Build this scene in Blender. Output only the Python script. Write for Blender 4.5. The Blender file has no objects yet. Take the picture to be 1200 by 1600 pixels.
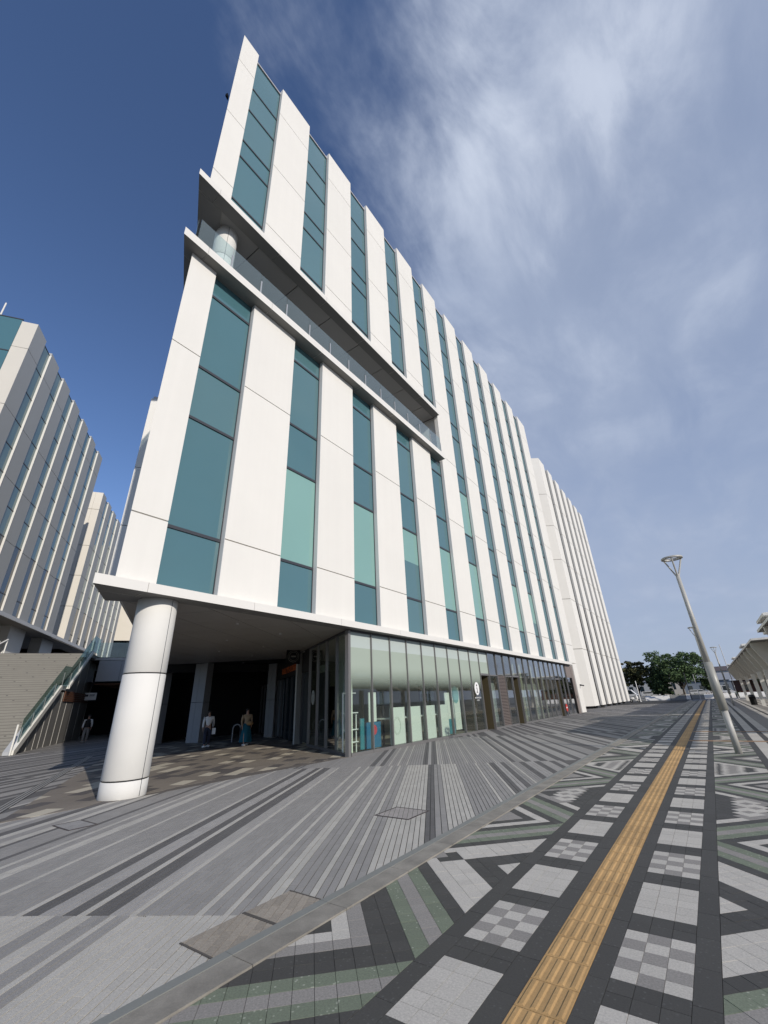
import bpy, bmesh, math, random
from mathutils import Vector, Matrix
random.seed(7)
S = bpy.context.scene
COL = S.collection
PI = math.pi

# ------------------------------------------------------------------ camera
cd = bpy.data.cameras.new('camera')
cam = bpy.data.objects.new('camera', cd); COL.objects.link(cam); S.camera = cam
YAW, PITCH, ROLL, H = 0.6107, 0.4320, -0.0439, 1.6
fw = Vector((-math.sin(YAW)*math.cos(PITCH), math.cos(YAW)*math.cos(PITCH), math.sin(PITCH)))
rt = Vector((math.cos(YAW), math.sin(YAW), 0)); up = rt.cross(fw)
r2 = rt*math.cos(ROLL) + up*math.sin(ROLL); u2 = up*math.cos(ROLL) - rt*math.sin(ROLL)
mw = Matrix((r2, u2, -fw)).transposed().to_4x4(); mw.translation = (0, 0, H)
cam.matrix_world = mw
cd.sensor_fit = 'VERTICAL'; cd.sensor_height = 36.0; cd.lens = 646.6/1600*36.0
cd.clip_start = 0.05; cd.clip_end = 4000

# ------------------------------------------------------------------ sky and sun
SUN_AZ, SUN_EL = math.radians(109.3), math.radians(24.5)
W = bpy.data.worlds.new('World'); S.world = W; W.use_nodes = True
nt = W.node_tree; N = nt.nodes; Lk = nt.links
bg = N['Background']; bg.inputs[1].default_value = 0.112
sky = N.new('ShaderNodeTexSky'); sky.sky_type = 'NISHITA'; sky.sun_disc = False
sky.sun_elevation = SUN_EL; sky.sun_rotation = SUN_AZ
sky.dust_density = 0.6; sky.ozone_density = 2.6; sky.air_density = 1.0
def nd(t, **k):
    n = N.new('ShaderNode'+t)
    for a, b in k.items(): setattr(n, a, b)
    return n
def math_(op, a, b=None, c=None):
    n = nd('Math', operation=op)
    for i, v in enumerate((a, b, c)):
        if v is None: continue
        if isinstance(v, (int, float)): n.inputs[i].default_value = v
        else: Lk.new(v, n.inputs[i])
    return n.outputs[0]
tc = nd('TexCoord'); sep = nd('SeparateXYZ'); Lk.new(tc.outputs['Generated'], sep.inputs[0])
den = math_('ADD', math_('MAXIMUM', sep.outputs[2], 0.0), 0.22)
px = math_('DIVIDE', sep.outputs[0], den); py = math_('DIVIDE', sep.outputs[1], den)
cmb = nd('CombineXYZ'); Lk.new(px, cmb.inputs[0]); Lk.new(py, cmb.inputs[1])
def sky_noise(scale, rot, sc, detail, rough, dist):
    mp = nd('Mapping'); mp.inputs['Rotation'].default_value = (0, 0, rot); mp.inputs['Scale'].default_value = sc
    Lk.new(cmb.outputs[0], mp.inputs[0])
    n = nd('TexNoise'); n.inputs['Scale'].default_value = scale; n.inputs['Detail'].default_value = detail
    n.inputs['Roughness'].default_value = rough; n.inputs['Distortion'].default_value = dist
    Lk.new(mp.outputs[0], n.inputs[0]); return n.outputs['Fac']
def sstep(v, a, b):
    m = nd('MapRange', interpolation_type='SMOOTHSTEP'); m.inputs[1].default_value = a; m.inputs[2].default_value = b
    Lk.new(v, m.inputs[0]); return m.outputs[0]
wisp = sky_noise(3.4, -0.5, (1.7, 0.8, 1), 8, 0.58, 0.35)
puff = sky_noise(2.3, 0.2, (1, 1.4, 1), 6, 0.55, 0.3)
big = sky_noise(1.3, 0.9, (1, 1, 1), 3, 0.5, 0.2)
g0 = math_('ADD', math_('MULTIPLY', sep.outputs[0], 0.75), math_('MULTIPLY', sep.outputs[1], 0.66)); g = g0
g = math_('ADD', g, math_('MULTIPLY', math_('SUBTRACT', puff, 0.5), 0.55))
g = math_('ADD', g, math_('MULTIPLY', math_('SUBTRACT', wisp, 0.5), 0.75))
mask = sstep(g, -0.12, 0.28)
body = math_('ADD', math_('MULTIPLY', sstep(wisp, 0.3, 0.75), 0.5), math_('MULTIPLY', sstep(big, 0.32, 0.72), 0.5))
dens = math_('MULTIPLY', mask, math_('ADD', math_('MULTIPLY', body, 0.36), 0.60))
dens = math_('MINIMUM', dens, 0.9)
ccol = nd('MixRGB'); ccol.inputs[1].default_value = (3.45, 4.1, 5.5, 1); ccol.inputs[2].default_value = (6.0, 6.6, 7.8, 1)
dt = nd('VectorMath', operation='DOT_PRODUCT'); Lk.new(tc.outputs['Generated'], dt.inputs[0]); dt.inputs[1].default_value = (0.035, 0.43, 0.90)
plume = sstep(dt.outputs['Value'], 0.945, 0.998)                # the brightest bank of cirrus stands high ahead
hi = sstep(sep.outputs[2], 0.35, 0.8)
lump = math_('MULTIPLY', sstep(puff, 0.40, 0.7), sstep(wisp, 0.33, 0.7))
Lk.new(math_('MINIMUM', math_('ADD', math_('MULTIPLY', lump, math_('ADD', math_('MULTIPLY', hi, 0.6), 0.15)), math_('MULTIPLY', plume, math_('ADD', math_('MULTIPLY', sstep(wisp, 0.3, 0.68), 0.75), 0.15))), 1.0), ccol.inputs[0])
# low veil: the horizon goes lavender grey
tint = nd('MixRGB', blend_type='MULTIPLY'); tint.inputs[0].default_value = 1; tint.inputs[2].default_value = (0.94, 1.01, 1.22, 1); Lk.new(sky.outputs[0], tint.inputs[1])
low = nd('MixRGB'); low.inputs[2].default_value = (3.5, 3.95, 4.8, 1)
Lk.new(tint.outputs[0], low.inputs[1])
Lk.new(math_('MULTIPLY', math_('SUBTRACT', 1.0, sstep(sep.outputs[2], 0.0, 0.5)), math_('ADD', math_('MULTIPLY', sstep(g0, -0.3, 0.35), 0.55), 0.08)), low.inputs[0])
mixc = nd('MixRGB'); Lk.new(dens, mixc.inputs[0]); Lk.new(low.outputs[0], mixc.inputs[1]); Lk.new(ccol.outputs[0], mixc.inputs[2])
Lk.new(mixc.outputs[0], bg.inputs[0])
sl = bpy.data.lights.new('sun', 'SUN'); sl.energy = 3.55; sl.angle = math.radians(0.53); sl.color = (1.0, 0.935, 0.85)
so = bpy.data.objects.new('sun', sl); COL.objects.link(so)
sd = Vector((math.sin(SUN_AZ)*math.cos(SUN_EL), math.cos(SUN_AZ)*math.cos(SUN_EL), math.sin(SUN_EL)))
so.rotation_euler = sd.to_track_quat('Z', 'Y').to_euler(); so.location = (40, -20, 60)
S.view_settings.view_transform = 'Standard'; S.view_settings.look = 'None'
S.view_settings.exposure = 0.0; S.view_settings.gamma = 1.0; S.view_settings.use_curve_mapping = False
S.render.engine = 'CYCLES'
S.cycles.max_bounces = 8; S.cycles.transparent_max_bounces = 16; S.cycles.use_denoising = True
S.cycles.caustics_reflective = False; S.cycles.caustics_refractive = False; S.cycles.sample_clamp_indirect = 4.0

# ------------------------------------------------------------------ materials
def mat(name, col, rough=0.6, var=0.0, island=0.0, speck=0.0, scale=8.0, bump=0.0, bscale=60.0, metal=0.0, spec=0.5, stain=0.0, emit=0.0, speck_col=None, streak=0.0):
    m = bpy.data.materials.new(name); m.use_nodes = True
    t = m.node_tree; b = t.nodes['Principled BSDF']; L = t.links
    b.inputs['Roughness'].default_value = rough; b.inputs['Metallic'].default_value = metal
    b.inputs['Specular IOR Level'].default_value = spec
    c4 = (*col, 1); b.inputs['Base Color'].default_value = c4
    cur = None
    def mul(fac_socket, lo, hi):
        nonlocal cur
        mr = t.nodes.new('ShaderNodeMapRange'); mr.inputs[3].default_value = lo; mr.inputs[4].default_value = hi
        L.new(fac_socket, mr.inputs[0])
        mx = t.nodes.new('ShaderNodeMixRGB'); mx.blend_type = 'MULTIPLY'; mx.inputs[0].default_value = 1
        if cur is None: mx.inputs[1].default_value = c4
        else: L.new(cur, mx.inputs[1])
        L.new(mr.outputs[0], mx.inputs[2]); cur = mx.outputs[0]
    geo = t.nodes.new('ShaderNodeNewGeometry')
    def noise(sc, det=4, ro=0.6):
        n = t.nodes.new('ShaderNodeTexNoise'); n.inputs['Scale'].default_value = sc; n.inputs['Detail'].default_value = det
        n.inputs['Roughness'].default_value = ro; L.new(geo.outputs['Position'], n.inputs[0]); return n.outputs['Fac']
    if var: mul(noise(scale), 1-var*1.6, 1+var*1.6)
    if stain: mul(noise(0.45, 6, 0.65), 1-stain*1.7, 1+stain*1.7)
    if streak:
        mp = t.nodes.new('ShaderNodeMapping'); mp.inputs['Scale'].default_value = (3.2, 3.2, 0.09); L.new(geo.outputs['Position'], mp.inputs[0])
        ns = t.nodes.new('ShaderNodeTexNoise'); ns.inputs['Scale'].default_value = 1.6; ns.inputs['Detail'].default_value = 5; L.new(mp.outputs[0], ns.inputs[0])
        mul(ns.outputs['Fac'], 1-streak*1.7, 1+streak*1.7)
    if island:
        mul(geo.outputs['Random Per Island'], 1-island, 1+island)
        oi = t.nodes.new('ShaderNodeObjectInfo'); mul(oi.outputs['Random'], 1-island*0.7, 1+island*0.7)
    if speck:
        n1 = noise(70, 4, 0.75)
        mul(n1, 1-speck*4.4, 1+speck*4.4)
        if speck_col:
            n2 = t.nodes.new('ShaderNodeTexVoronoi'); n2.inputs['Scale'].default_value = 30; L.new(geo.outputs['Position'], n2.inputs[0])
            cr = t.nodes.new('ShaderNodeMapRange'); cr.inputs[1].default_value = 0.30; cr.inputs[2].default_value = 0.14; L.new(n2.outputs['Distance'], cr.inputs[0])
            mm = t.nodes.new('ShaderNodeMath'); mm.operation = 'MULTIPLY'; L.new(cr.outputs[0], mm.inputs[0])
            gt = t.nodes.new('ShaderNodeMath'); gt.operation = 'GREATER_THAN'; gt.inputs[1].default_value = 0.62
            sp2 = t.nodes.new('ShaderNodeSeparateXYZ'); L.new(n2.outputs['Color'], sp2.inputs[0]); L.new(sp2.outputs[0], gt.inputs[0]); L.new(gt.outputs[0], mm.inputs[1])
            mx = t.nodes.new('ShaderNodeMixRGB'); L.new(mm.outputs[0], mx.inputs[0]); L.new(cur, mx.inputs[1]); mx.inputs[2].default_value = (*speck_col, 1); cur = mx.outputs[0]
    if cur is not None: L.new(cur, b.inputs['Base Color'])
    if bump:
        bp = t.nodes.new('ShaderNodeBump'); bp.inputs['Strength'].default_value = bump; bp.inputs['Distance'].default_value = 0.01
        L.new(noise(bscale, 3, 0.6), bp.inputs['Height']); L.new(bp.outputs[0], b.inputs['Normal'])
    if emit:
        b.inputs['Emission Color'].default_value = c4; b.inputs['Emission Strength'].default_value = emit
    return m

M = {}
M['white'] = mat('white_panel', (0.725, 0.705, 0.66), 0.75, var=0.02, scale=0.7, bump=0.10, bscale=170, spec=0.25, stain=0.02, island=0.018, streak=0.016)
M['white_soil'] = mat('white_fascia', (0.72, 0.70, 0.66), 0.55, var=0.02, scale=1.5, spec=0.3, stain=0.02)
M['col'] = mat('column_paint', (0.70, 0.685, 0.645), 0.85, var=0.03, scale=2.0, spec=0.2, stain=0.03, bump=0.08, bscale=60)
M['alu'] = mat('aluminium', (0.50, 0.495, 0.49), 0.45, spec=0.5)
M['reveal'] = mat('reveal_grey', (0.62, 0.61, 0.60), 0.5, spec=0.4)
M['frame'] = mat('dark_frame', (0.045, 0.047, 0.055), 0.4)
M['bronze'] = mat('bronze_frame', (0.21, 0.203, 0.198), 0.42, metal=0.35)
M['core'] = mat('dark_core', (0.012, 0.012, 0.013), 0.9)
M['grout'] = mat('joint_grout', (0.028, 0.027, 0.026), 0.95)
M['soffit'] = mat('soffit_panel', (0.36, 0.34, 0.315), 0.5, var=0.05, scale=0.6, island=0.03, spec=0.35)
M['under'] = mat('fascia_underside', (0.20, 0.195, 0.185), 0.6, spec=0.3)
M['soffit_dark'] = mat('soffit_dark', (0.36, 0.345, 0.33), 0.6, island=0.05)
M['grey_panel'] = mat('grey_panel', (0.40, 0.41, 0.42), 0.6, var=0.03, scale=0.8)
M['steel'] = mat('stainless', (0.62, 0.61, 0.58), 0.3, metal=0.7)
M['black'] = mat('black_part', (0.006, 0.006, 0.0065), 0.6, spec=0.2)
def glass_mat(name, col, rough=0.04, spec=0.6, var=0.04):
    m = mat(name, col, rough, var=var, scale=0.35, spec=spec, bump=0.05, bscale=0.9, island=0.05); m.node_tree.nodes['Principled BSDF'].inputs['IOR'].default_value = 1.75; return m
M['pane'] = glass_mat('tinted_pane', (0.068, 0.158, 0.180))
M['pane2'] = glass_mat('tinted_pane_pale', (0.082, 0.172, 0.190))
M['aqua'] = glass_mat('pane_over_blind', (0.20, 0.365, 0.33))
M['pane_dark'] = glass_mat('dark_pane', (0.02, 0.032, 0.04))
def clear_glass(name, tint=(0.82, 0.9, 0.88), refl=1.0, film=False, haze=0.0):
    m = bpy.data.materials.new(name); m.use_nodes = True; t = m.node_tree; L = t.links
    for n in list(t.nodes):
        if n.type != 'OUTPUT_MATERIAL': t.nodes.remove(n)
    out = t.nodes[0]
    tr = t.nodes.new('ShaderNodeBsdfTransparent'); tr.inputs[0].default_value = (*tint, 1)
    gl = t.nodes.new('ShaderNodeBsdfGlossy'); gl.inputs['Roughness'].default_value = 0.02
    fr = t.nodes.new('ShaderNodeFresnel'); fr.inputs[0].default_value = 1.5
    mu = t.nodes.new('ShaderNodeMath'); mu.operation = 'MULTIPLY'; mu.inputs[1].default_value = refl; mu.use_clamp = True; L.new(fr.outputs[0], mu.inputs[0])
    mx = t.nodes.new('ShaderNodeMixShader'); gb_ = t.nodes.new('ShaderNodeNewGeometry'); iv = t.nodes.new('ShaderNodeMath'); iv.operation = 'SUBTRACT'; iv.inputs[0].default_value = 1.0; L.new(gb_.outputs['Backfacing'], iv.inputs[1])
    m2_ = t.nodes.new('ShaderNodeMath'); m2_.operation = 'MULTIPLY'; L.new(mu.outputs[0], m2_.inputs[0]); L.new(iv.outputs[0], m2_.inputs[1]); L.new(m2_.outputs[0], mx.inputs[0]); L.new(tr.outputs[0], mx.inputs[1]); L.new(gl.outputs[0], mx.inputs[2])
    if film:                                   # printed gradient film on the upper half of the shop panes
        geo = t.nodes.new('ShaderNodeNewGeometry'); sp = t.nodes.new('ShaderNodeSeparateXYZ'); L.new(geo.outputs['Position'], sp.inputs[0])
        mr = t.nodes.new('ShaderNodeMapRange'); mr.inputs[1].default_value = 2.0; mr.inputs[2].default_value = 3.0; mr.interpolation_type = 'SMOOTHSTEP'
        mr.inputs[4].default_value = 0.9; L.new(sp.outputs[2], mr.inputs[0])
        st = t.nodes.new('ShaderNodeMapRange'); st.inputs[1].default_value = 3.545; st.inputs[2].default_value = 3.555; L.new(sp.outputs[2], st.inputs[0])
        cm = t.nodes.new('ShaderNodeMixRGB'); cm.inputs[1].default_value = (0.46, 0.53, 0.46, 1); cm.inputs[2].default_value = (0.57, 0.64, 0.62, 1); L.new(st.outputs[0], cm.inputs[0])
        df = t.nodes.new('ShaderNodeBsdfDiffuse'); L.new(cm.outputs[0], df.inputs[0])
        tl = t.nodes.new('ShaderNodeBsdfTranslucent'); L.new(cm.outputs[0], tl.inputs[0])
        dm = t.nodes.new('ShaderNodeMixShader'); dm.inputs[0].default_value = 0.2; L.new(df.outputs[0], dm.inputs[1]); L.new(tl.outputs[0], dm.inputs[2])
        fm = t.nodes.new('ShaderNodeMixShader'); L.new(mr.outputs[0], fm.inputs[0]); L.new(mx.outputs[0], fm.inputs[1]); L.new(dm.outputs[0], fm.inputs[2])
        L.new(fm.outputs[0], out.inputs[0])
    elif haze:                                 # toughened glass made paler by a diffuse share
        df = t.nodes.new('ShaderNodeBsdfDiffuse'); df.inputs[0].default_value = (0.50, 0.60, 0.60, 1)
        fm = t.nodes.new('ShaderNodeMixShader'); fm.inputs[0].default_value = haze; L.new(mx.outputs[0], fm.inputs[1]); L.new(df.outputs[0], fm.inputs[2]); L.new(fm.outputs[0], out.inputs[0])
    else: L.new(mx.outputs[0], out.inputs[0])
    return m
M['shop'] = clear_glass('shop_pane', (0.90, 0.955, 0.935), 3.2)
M['film'] = clear_glass('shop_pane_with_film', (0.92, 0.965, 0.94), 2.4, film=True)
M['rail'] = clear_glass('railing_pane', (0.86, 0.94, 0.94), 2.0, haze=0.07)
M['balus'] = clear_glass('balustrade_pane', (0.52, 0.62, 0.60), 0.6)

# ------------------------------------------------------------------ mesh helpers
ORG = {}
class MB:
    def __init__(s): s.v = []; s.f = []; s.mi = []
    def poly(s, pts, m=0):
        i = len(s.v); s.v += [tuple(p) for p in pts]; s.f.append(tuple(range(i, i+len(pts)))); s.mi.append(m)
    def prism(s, pts, z0, z1, m=0, bottom=True, mtop=None, mbot=None):
        a = sum(pts[k][0]*pts[(k+1) % len(pts)][1]-pts[(k+1) % len(pts)][0]*pts[k][1] for k in range(len(pts)))
        if a < 0: pts = pts[::-1]
        n = len(pts); i = len(s.v)
        s.v += [(p[0], p[1], z0) for p in pts] + [(p[0], p[1], z1) for p in pts]
        for k in range(n):
            q = (k+1) % n; s.f.append((i+k, i+q, i+n+q, i+n+k)); s.mi.append(m)
        s.f.append(tuple(i+n+k for k in range(n))); s.mi.append(m if mtop is None else mtop)
        if bottom: s.f.append(tuple(i+n-1-k for k in range(n))); s.mi.append(m if mbot is None else mbot)
        return s
    def box(s, x0, x1, y0, y1, z0, z1, m=0):
        return s.prism([(x0, y0), (x1, y0), (x1, y1), (x0, y1)], z0, z1, m)
    def tube(s, p0, p1, r0, r1=None, n=10, m=0, cap=True):
        r1 = r0 if r1 is None else r1
        p0 = Vector(p0); p1 = Vector(p1); d = (p1-p0).normalized()
        a = d.orthogonal().normalized(); b = d.cross(a); i = len(s.v)
        for p, r in ((p0, r0), (p1, r1)):
            for k in range(n):
                t = 2*PI*k/n; s.v.append(tuple(p + a*(r*math.cos(t)) + b*(r*math.sin(t))))
        for k in range(n):
            q = (k+1) % n; s.f.append((i+k, i+q, i+n+q, i+n+k)); s.mi.append(m)
        if cap:
            s.f.append(tuple(i+n-1-k for k in range(n))); s.mi.append(m); s.f.append(tuple(i+n+k for k in range(n))); s.mi.append(m)
        return s
    def lathe(s, c, prof, n=24, m=0):
        i = len(s.v); R = len(prof)
        for r, z in prof:
            for k in range(n):
                t = 2*PI*k/n; s.v.append((c[0]+r*math.cos(t), c[1]+r*math.sin(t), c[2]+z))
        for j in range(R-1):
            for k in range(n):
                q = (k+1) % n; s.f.append((i+j*n+k, i+j*n+q, i+(j+1)*n+q, i+(j+1)*n+k)); s.mi.append(m)
        s.f.append(tuple(i+n-1-k for k in range(n))); s.mi.append(m); s.f.append(tuple(i+(R-1)*n+k for k in range(n))); s.mi.append(m)
        return s
    def ball(s, c, r, nu=12, nv=8, m=0):
        rx, ry, rz = (r, r, r) if not isinstance(r, (tuple, list)) else r
        i = len(s.v)
        for a in range(nv+1):
            t = PI*a/nv
            for b in range(nu):
                p = 2*PI*b/nu; s.v.append((c[0]+rx*math.sin(t)*math.cos(p), c[1]+ry*math.sin(t)*math.sin(p), c[2]+rz*math.cos(t)))
        for a in range(nv):
            for b in range(nu):
                q = (b+1) % nu; s.f.append((i+a*nu+b, i+(a+1)*nu+b, i+(a+1)*nu+q, i+a*nu+q)); s.mi.append(m)
        return s
    def build(s, name, mats, parent=None, origin=None, smooth=False, kind=None, label=None, cat=None, group=None):
        if not isinstance(mats, (list, tuple)): mats = [mats]
        if origin is None:
            xs, ys, zs = zip(*s.v)
            origin = ((min(xs)+max(xs))/2, (min(ys)+max(ys))/2, min(zs))
        me = bpy.data.meshes.new(name)
        ox, oy, oz = origin
        me.from_pydata([(x-ox, y-oy, z-oz) for x, y, z in s.v], [], s.f)
        for m in mats: me.materials.append(m)
        if len(mats) > 1: me.polygons.foreach_set('material_index', s.mi)
        if smooth: me.polygons.foreach_set('use_smooth', [len(f_) == 4 for f_ in s.f])
        me.update()
        return link(name, me, parent, origin, kind, label, cat, group)
def link(name, me, parent, origin, kind=None, label=None, cat=None, group=None):
    o = bpy.data.objects.new(name, me); COL.objects.link(o)
    o.location = origin
    if parent is not None:
        o.parent = parent; o.location = Vector(origin)-ORG[parent.name]
    ORG[o.name] = Vector(origin)
    tag(o, label, cat, group, kind); return o
def tag(o, label=None, cat=None, group=None, kind=None):
    for k, v in (('label', label), ('category', cat), ('group', group), ('kind', kind)):
        if v: o[k] = v
    return o
def thing(name, loc, label, cat, group=None):
    return link(name, None, None, loc, None, label, cat, group)
CACHE = {}
def pbox(name, m, parent, x0, x1, y0, y1, z0, z1):
    """a box part sharing mesh data with every other box of that size"""
    k = (round(x1-x0, 3), round(y1-y0, 3), round(z1-z0, 3), m.name)
    o = ((x0+x1)/2, (y0+y1)/2, z0)
    if k not in CACHE:
        ob = MB().box(x0, x1, y0, y1, z0, z1).build(name, m, parent, o); CACHE[k] = ob.data; return ob
    return link(name, CACHE[k], parent, o)
def clip(poly, a, b, c):
    """keep a*x + b*y <= c"""
    out = []
    for k in range(len(poly)):
        p, q = poly[k], poly[(k+1) % len(poly)]
        dp, dq = a*p[0]+b*p[1]-c, a*q[0]+b*q[1]-c
        if dp <= 0: out.append(p)
        if dp*dq < 0:
            t = dp/(dp-dq); out.append((p[0]+(q[0]-p[0])*t, p[1]+(q[1]-p[1])*t))
    return out
def area(p): return abs(sum(p[k][0]*p[(k+1) % len(p)][1]-p[(k+1) % len(p)][0]*p[k][1] for k in range(len(p))))/2
class Face:
    """a vertical facade: P0 corner, d along, n outward"""
    def __init__(s, P0, d, n): s.P = Vector(P0).to_2d(); s.d = Vector(d).to_2d().normalized(); s.n = Vector(n).to_2d().normalized()
    def at(s, a, b): p = s.P+s.d*a+s.n*b; return (p.x, p.y)
    def box(s, mb, a0, a1, b0, b1, z0, z1, m=0):
        return mb.prism([s.at(a0, b0), s.at(a1, b0), s.at(a1, b1), s.at(a0, b1)], z0, z1, m)
FC = {}
def fbox(F, name, m, parent, a0, a1, b0, b1, z0, z1):
    k = (id(F), round(a1-a0, 3), round(b1-b0, 3), round(z1-z0, 3), m.name)
    o = (*F.at((a0+a1)/2, (b0+b1)/2), z0)
    if k not in FC:
        mb = MB(); F.box(mb, a0, a1, b0, b1, z0, z1); ob = mb.build(name, m, parent, o); FC[k] = ob.data; return ob
    return link(name, FC[k], parent, o)
def text_mesh(txt, size, depth, R, loc, m, name, parent=None, label=None, cat=None, align='CENTER', sx=1.0):
    c = bpy.data.curves.new('t', 'FONT'); c.body = txt; c.size = size; c.extrude = depth; c.align_x = align; c.resolution_u = 3
    o = bpy.data.objects.new('t', c); COL.objects.link(o)
    dg = bpy.context.evaluated_depsgraph_get(); me = bpy.data.meshes.new_from_object(o.evaluated_get(dg))
    bpy.data.objects.remove(o); me.materials.clear(); me.materials.append(m); me.name = name
    X, Z = R                                    # reading direction and up direction
    Y = Vector(Z).cross(Vector(X))
    mt = Matrix((Vector(X)*sx, Vector(Z), Vector(X).cross(Vector(Z)))).transposed().to_4x4()
    me.transform(mt)
    return link(name, me, parent, loc, None, label, cat)

# ------------------------------------------------------------------ ground
D60 = Vector((-0.866, 0.5)); N60 = Vector((-0.5, -0.866))       # left flank direction of the main block and its outward normal
g = MB(); g.poly([(-1500, -600, -0.03), (1500, -600, -0.03), (1500, 2500, -0.03), (-1500, 2500, -0.03)])
g.build('ground', mat('ground_far', (0.16, 0.165, 0.165), 0.9, var=0.1, scale=0.2), origin=(0, 0, -0.03), kind='structure')

pm = {
 'L': mat('paver_light', (0.44, 0.418, 0.375), 0.85, island=0.07, speck=0.10, stain=0.09, bump=0.25, bscale=120),
 'M': mat('paver_mid', (0.275, 0.263, 0.247), 0.85, island=0.06, speck=0.10, stain=0.09, bump=0.25, bscale=120),
 'm': mat('paver_mid_pale', (0.335, 0.32, 0.30), 0.85, island=0.06, speck=0.10, stain=0.09, bump=0.25, bscale=120),
 'D': mat('paver_dark', (0.118, 0.113, 0.109), 0.85, island=0.08, speck=0.12, stain=0.09, bump=0.25, bscale=120),
}
PK = list(pm)
# ---- plaza: barcode of long narrow blocks, 120 degrees to the facade
Z2 = [(-9.4,-9.0,'D'),(-9.0,-8.6,'M'),(-8.6,-8.5,'L'),(-8.5,-8.2,'D'),(-8.2,-7.8,'M'),(-7.8,-7.55,'D'),(-7.55,-7.4,'L'),(-7.4,-7.2,'M'),(-7.2,-7.05,'L'),(-7.05,-6.85,'M'),
 (-6.85,-6.65,'D'),(-6.65,-6.5,'L'),(-6.5,-6.29,'M'),(-6.29,-6.13,'L'),(-6.13,-6.04,'D'),(-6.04,-5.6,'M'),(-5.6,-5.51,'D'),(-5.51,-5.3,'M'),(-5.3,-5.23,'L'),(-5.23,-5.07,'M'),(-5.07,-4.9,'L'),
 (-4.9,-4.52,'M'),(-4.52,-4.46,'L'),(-4.46,-3.88,'M'),(-3.88,-3.81,'L'),(-3.81,-3.65,'D'),(-3.65,-3.42,'m'),(-3.42,-3.28,'D'),(-3.28,-3.2,'L'),(-3.2,-2.98,'D'),(-2.98,-2.79,'m'),(-2.79,-2.73,'L'),
 (-2.73,-2.19,'M'),(-2.19,-2.12,'L'),(-2.12,-1.94,'M'),(-1.94,-1.88,'L'),(-1.88,-1.71,'M'),(-1.71,-1.55,'L'),(-1.55,-1.29,'M'),(-1.29,-1.22,'L'),(-1.22,-1.06,'M'),(-1.06,-0.99,'L'),(-0.99,-0.82,'M'),
 (-0.82,-0.24,'L'),(-0.24,-0.1,'D'),(-0.1,0.08,'M'),(0.08,0.51,'L'),(0.51,1.01,'M'),(1.01,1.07,'L'),(1.07,1.33,'M'),(1.33,1.39,'L'),(1.39,1.54,'D'),(1.54,1.7,'m'),(1.7,1.81,'D'),(1.81,1.95,'M'),(1.95,2.01,'L'),
 (2.01,2.2,'M'),(2.2,2.34,'D'),(2.34,2.6,'m'),(2.6,2.76,'D'),(2.76,3.0,'m'),(3.0,3.15,'D'),(3.15,3.3,'m'),(3.3,3.5,'D')]
Z1 = [(-20,-3.48,'L'),(-3.48,-3.31,'M'),(-3.31,-3.13,'L'),(-3.13,-2.96,'M'),(-2.96,-2.9,'L'),(-2.9,-2.77,'M'),(-2.77,6,'L')]
Z3 = [(-4,-1.9,'M'),(-1.9,-1.75,'D'),(-1.75,-1.62,'m'),(-1.62,-1.5,'D'),(-1.5,-1.37,'M'),(-1.37,-1.33,'L'),(-1.33,-1.13,'M'),(-1.13,-1.07,'L'),(-1.07,-0.88,'M'),(-0.88,-0.83,'L'),(-0.83,-0.4,'M'),(-0.4,-0.27,'D'),(-0.27,-0.16,'m'),(-0.16,0,'D'),(0,0.06,'L'),
 (0.06,0.13,'m'),(0.13,0.17,'L'),(0.17,0.37,'M'),(0.37,0.42,'L'),(0.42,0.82,'M'),(0.82,0.86,'L'),(0.86,1.06,'M'),(1.06,1.1,'L'),(1.1,1.6,'M'),(1.6,1.64,'L'),(1.64,1.97,'M'),(1.97,2.02,'L'),(2.02,2.14,'D'),(2.14,2.33,'M'),(2.33,2.38,'L'),(2.38,2.56,'D'),(2.56,2.8,'m'),(2.8,3.0,'D'),
 (3.0,3.25,'m'),(3.25,3.45,'D'),(3.45,3.75,'m'),(3.75,3.95,'D'),(3.95,4.3,'m'),(4.3,4.42,'D'),(4.42,4.85,'M'),(4.85,5.1,'D')]
rs = random.Random(3)
def barcode(u0, u1):
    out = []; u = u0; k = 0
    while u < u1:
        w = rs.choice((0.15, 0.15, 0.22, 0.3, 0.45)); out.append((u, u+w, ('D', 'm', 'D', 'M')[k % 4])); u += w; k += 1
    return out
zones = [(-4.4, 4.5, Z1), (4.5, 13.4, barcode(-48, -9.4)+Z2+barcode(3.5, 8))]
zones.append((13.4, 22.3, barcode(-48, -4)+Z3+barcode(5.1, 20)))
for k in range(5): zones.append((22.3+8.9*k, 31.2+8.9*k, barcode(-48, 60)))
RW = 0.0745
def uv2xy(u, v): return (0.866*u-0.5*v, 0.5*u+0.866*v)
plaza = thing('plaza_paving', (-7, 8, 0), None, None); plaza['kind'] = 'structure'
field = MB(); near = []
patches = [((-3.79, 2.48), (-3.27, 3.02)), ((-3.77, 3.08), (-3.30, 3.57))]
def put_block(poly, key, ze, sep_near):
    poly = clip(poly, 1, 0, -3.372)
    if len(poly) < 3: return
    poly = clip(poly, 0, -1, -0.3)
    if len(poly) < 3 or area(poly) < 4e-5: return
    cx = sum(p[0] for p in poly)/len(poly); cy = sum(p[1] for p in poly)/len(poly)
    if max(p[0] for p in poly) < -10.6 and min(p[1] for p in poly) > 12.3 and (cx > -27 or cy > 22): return
    if cy > 92 or cx < -52: return
    near.append((math.hypot(cx, cy), poly, key, ze))
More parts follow.
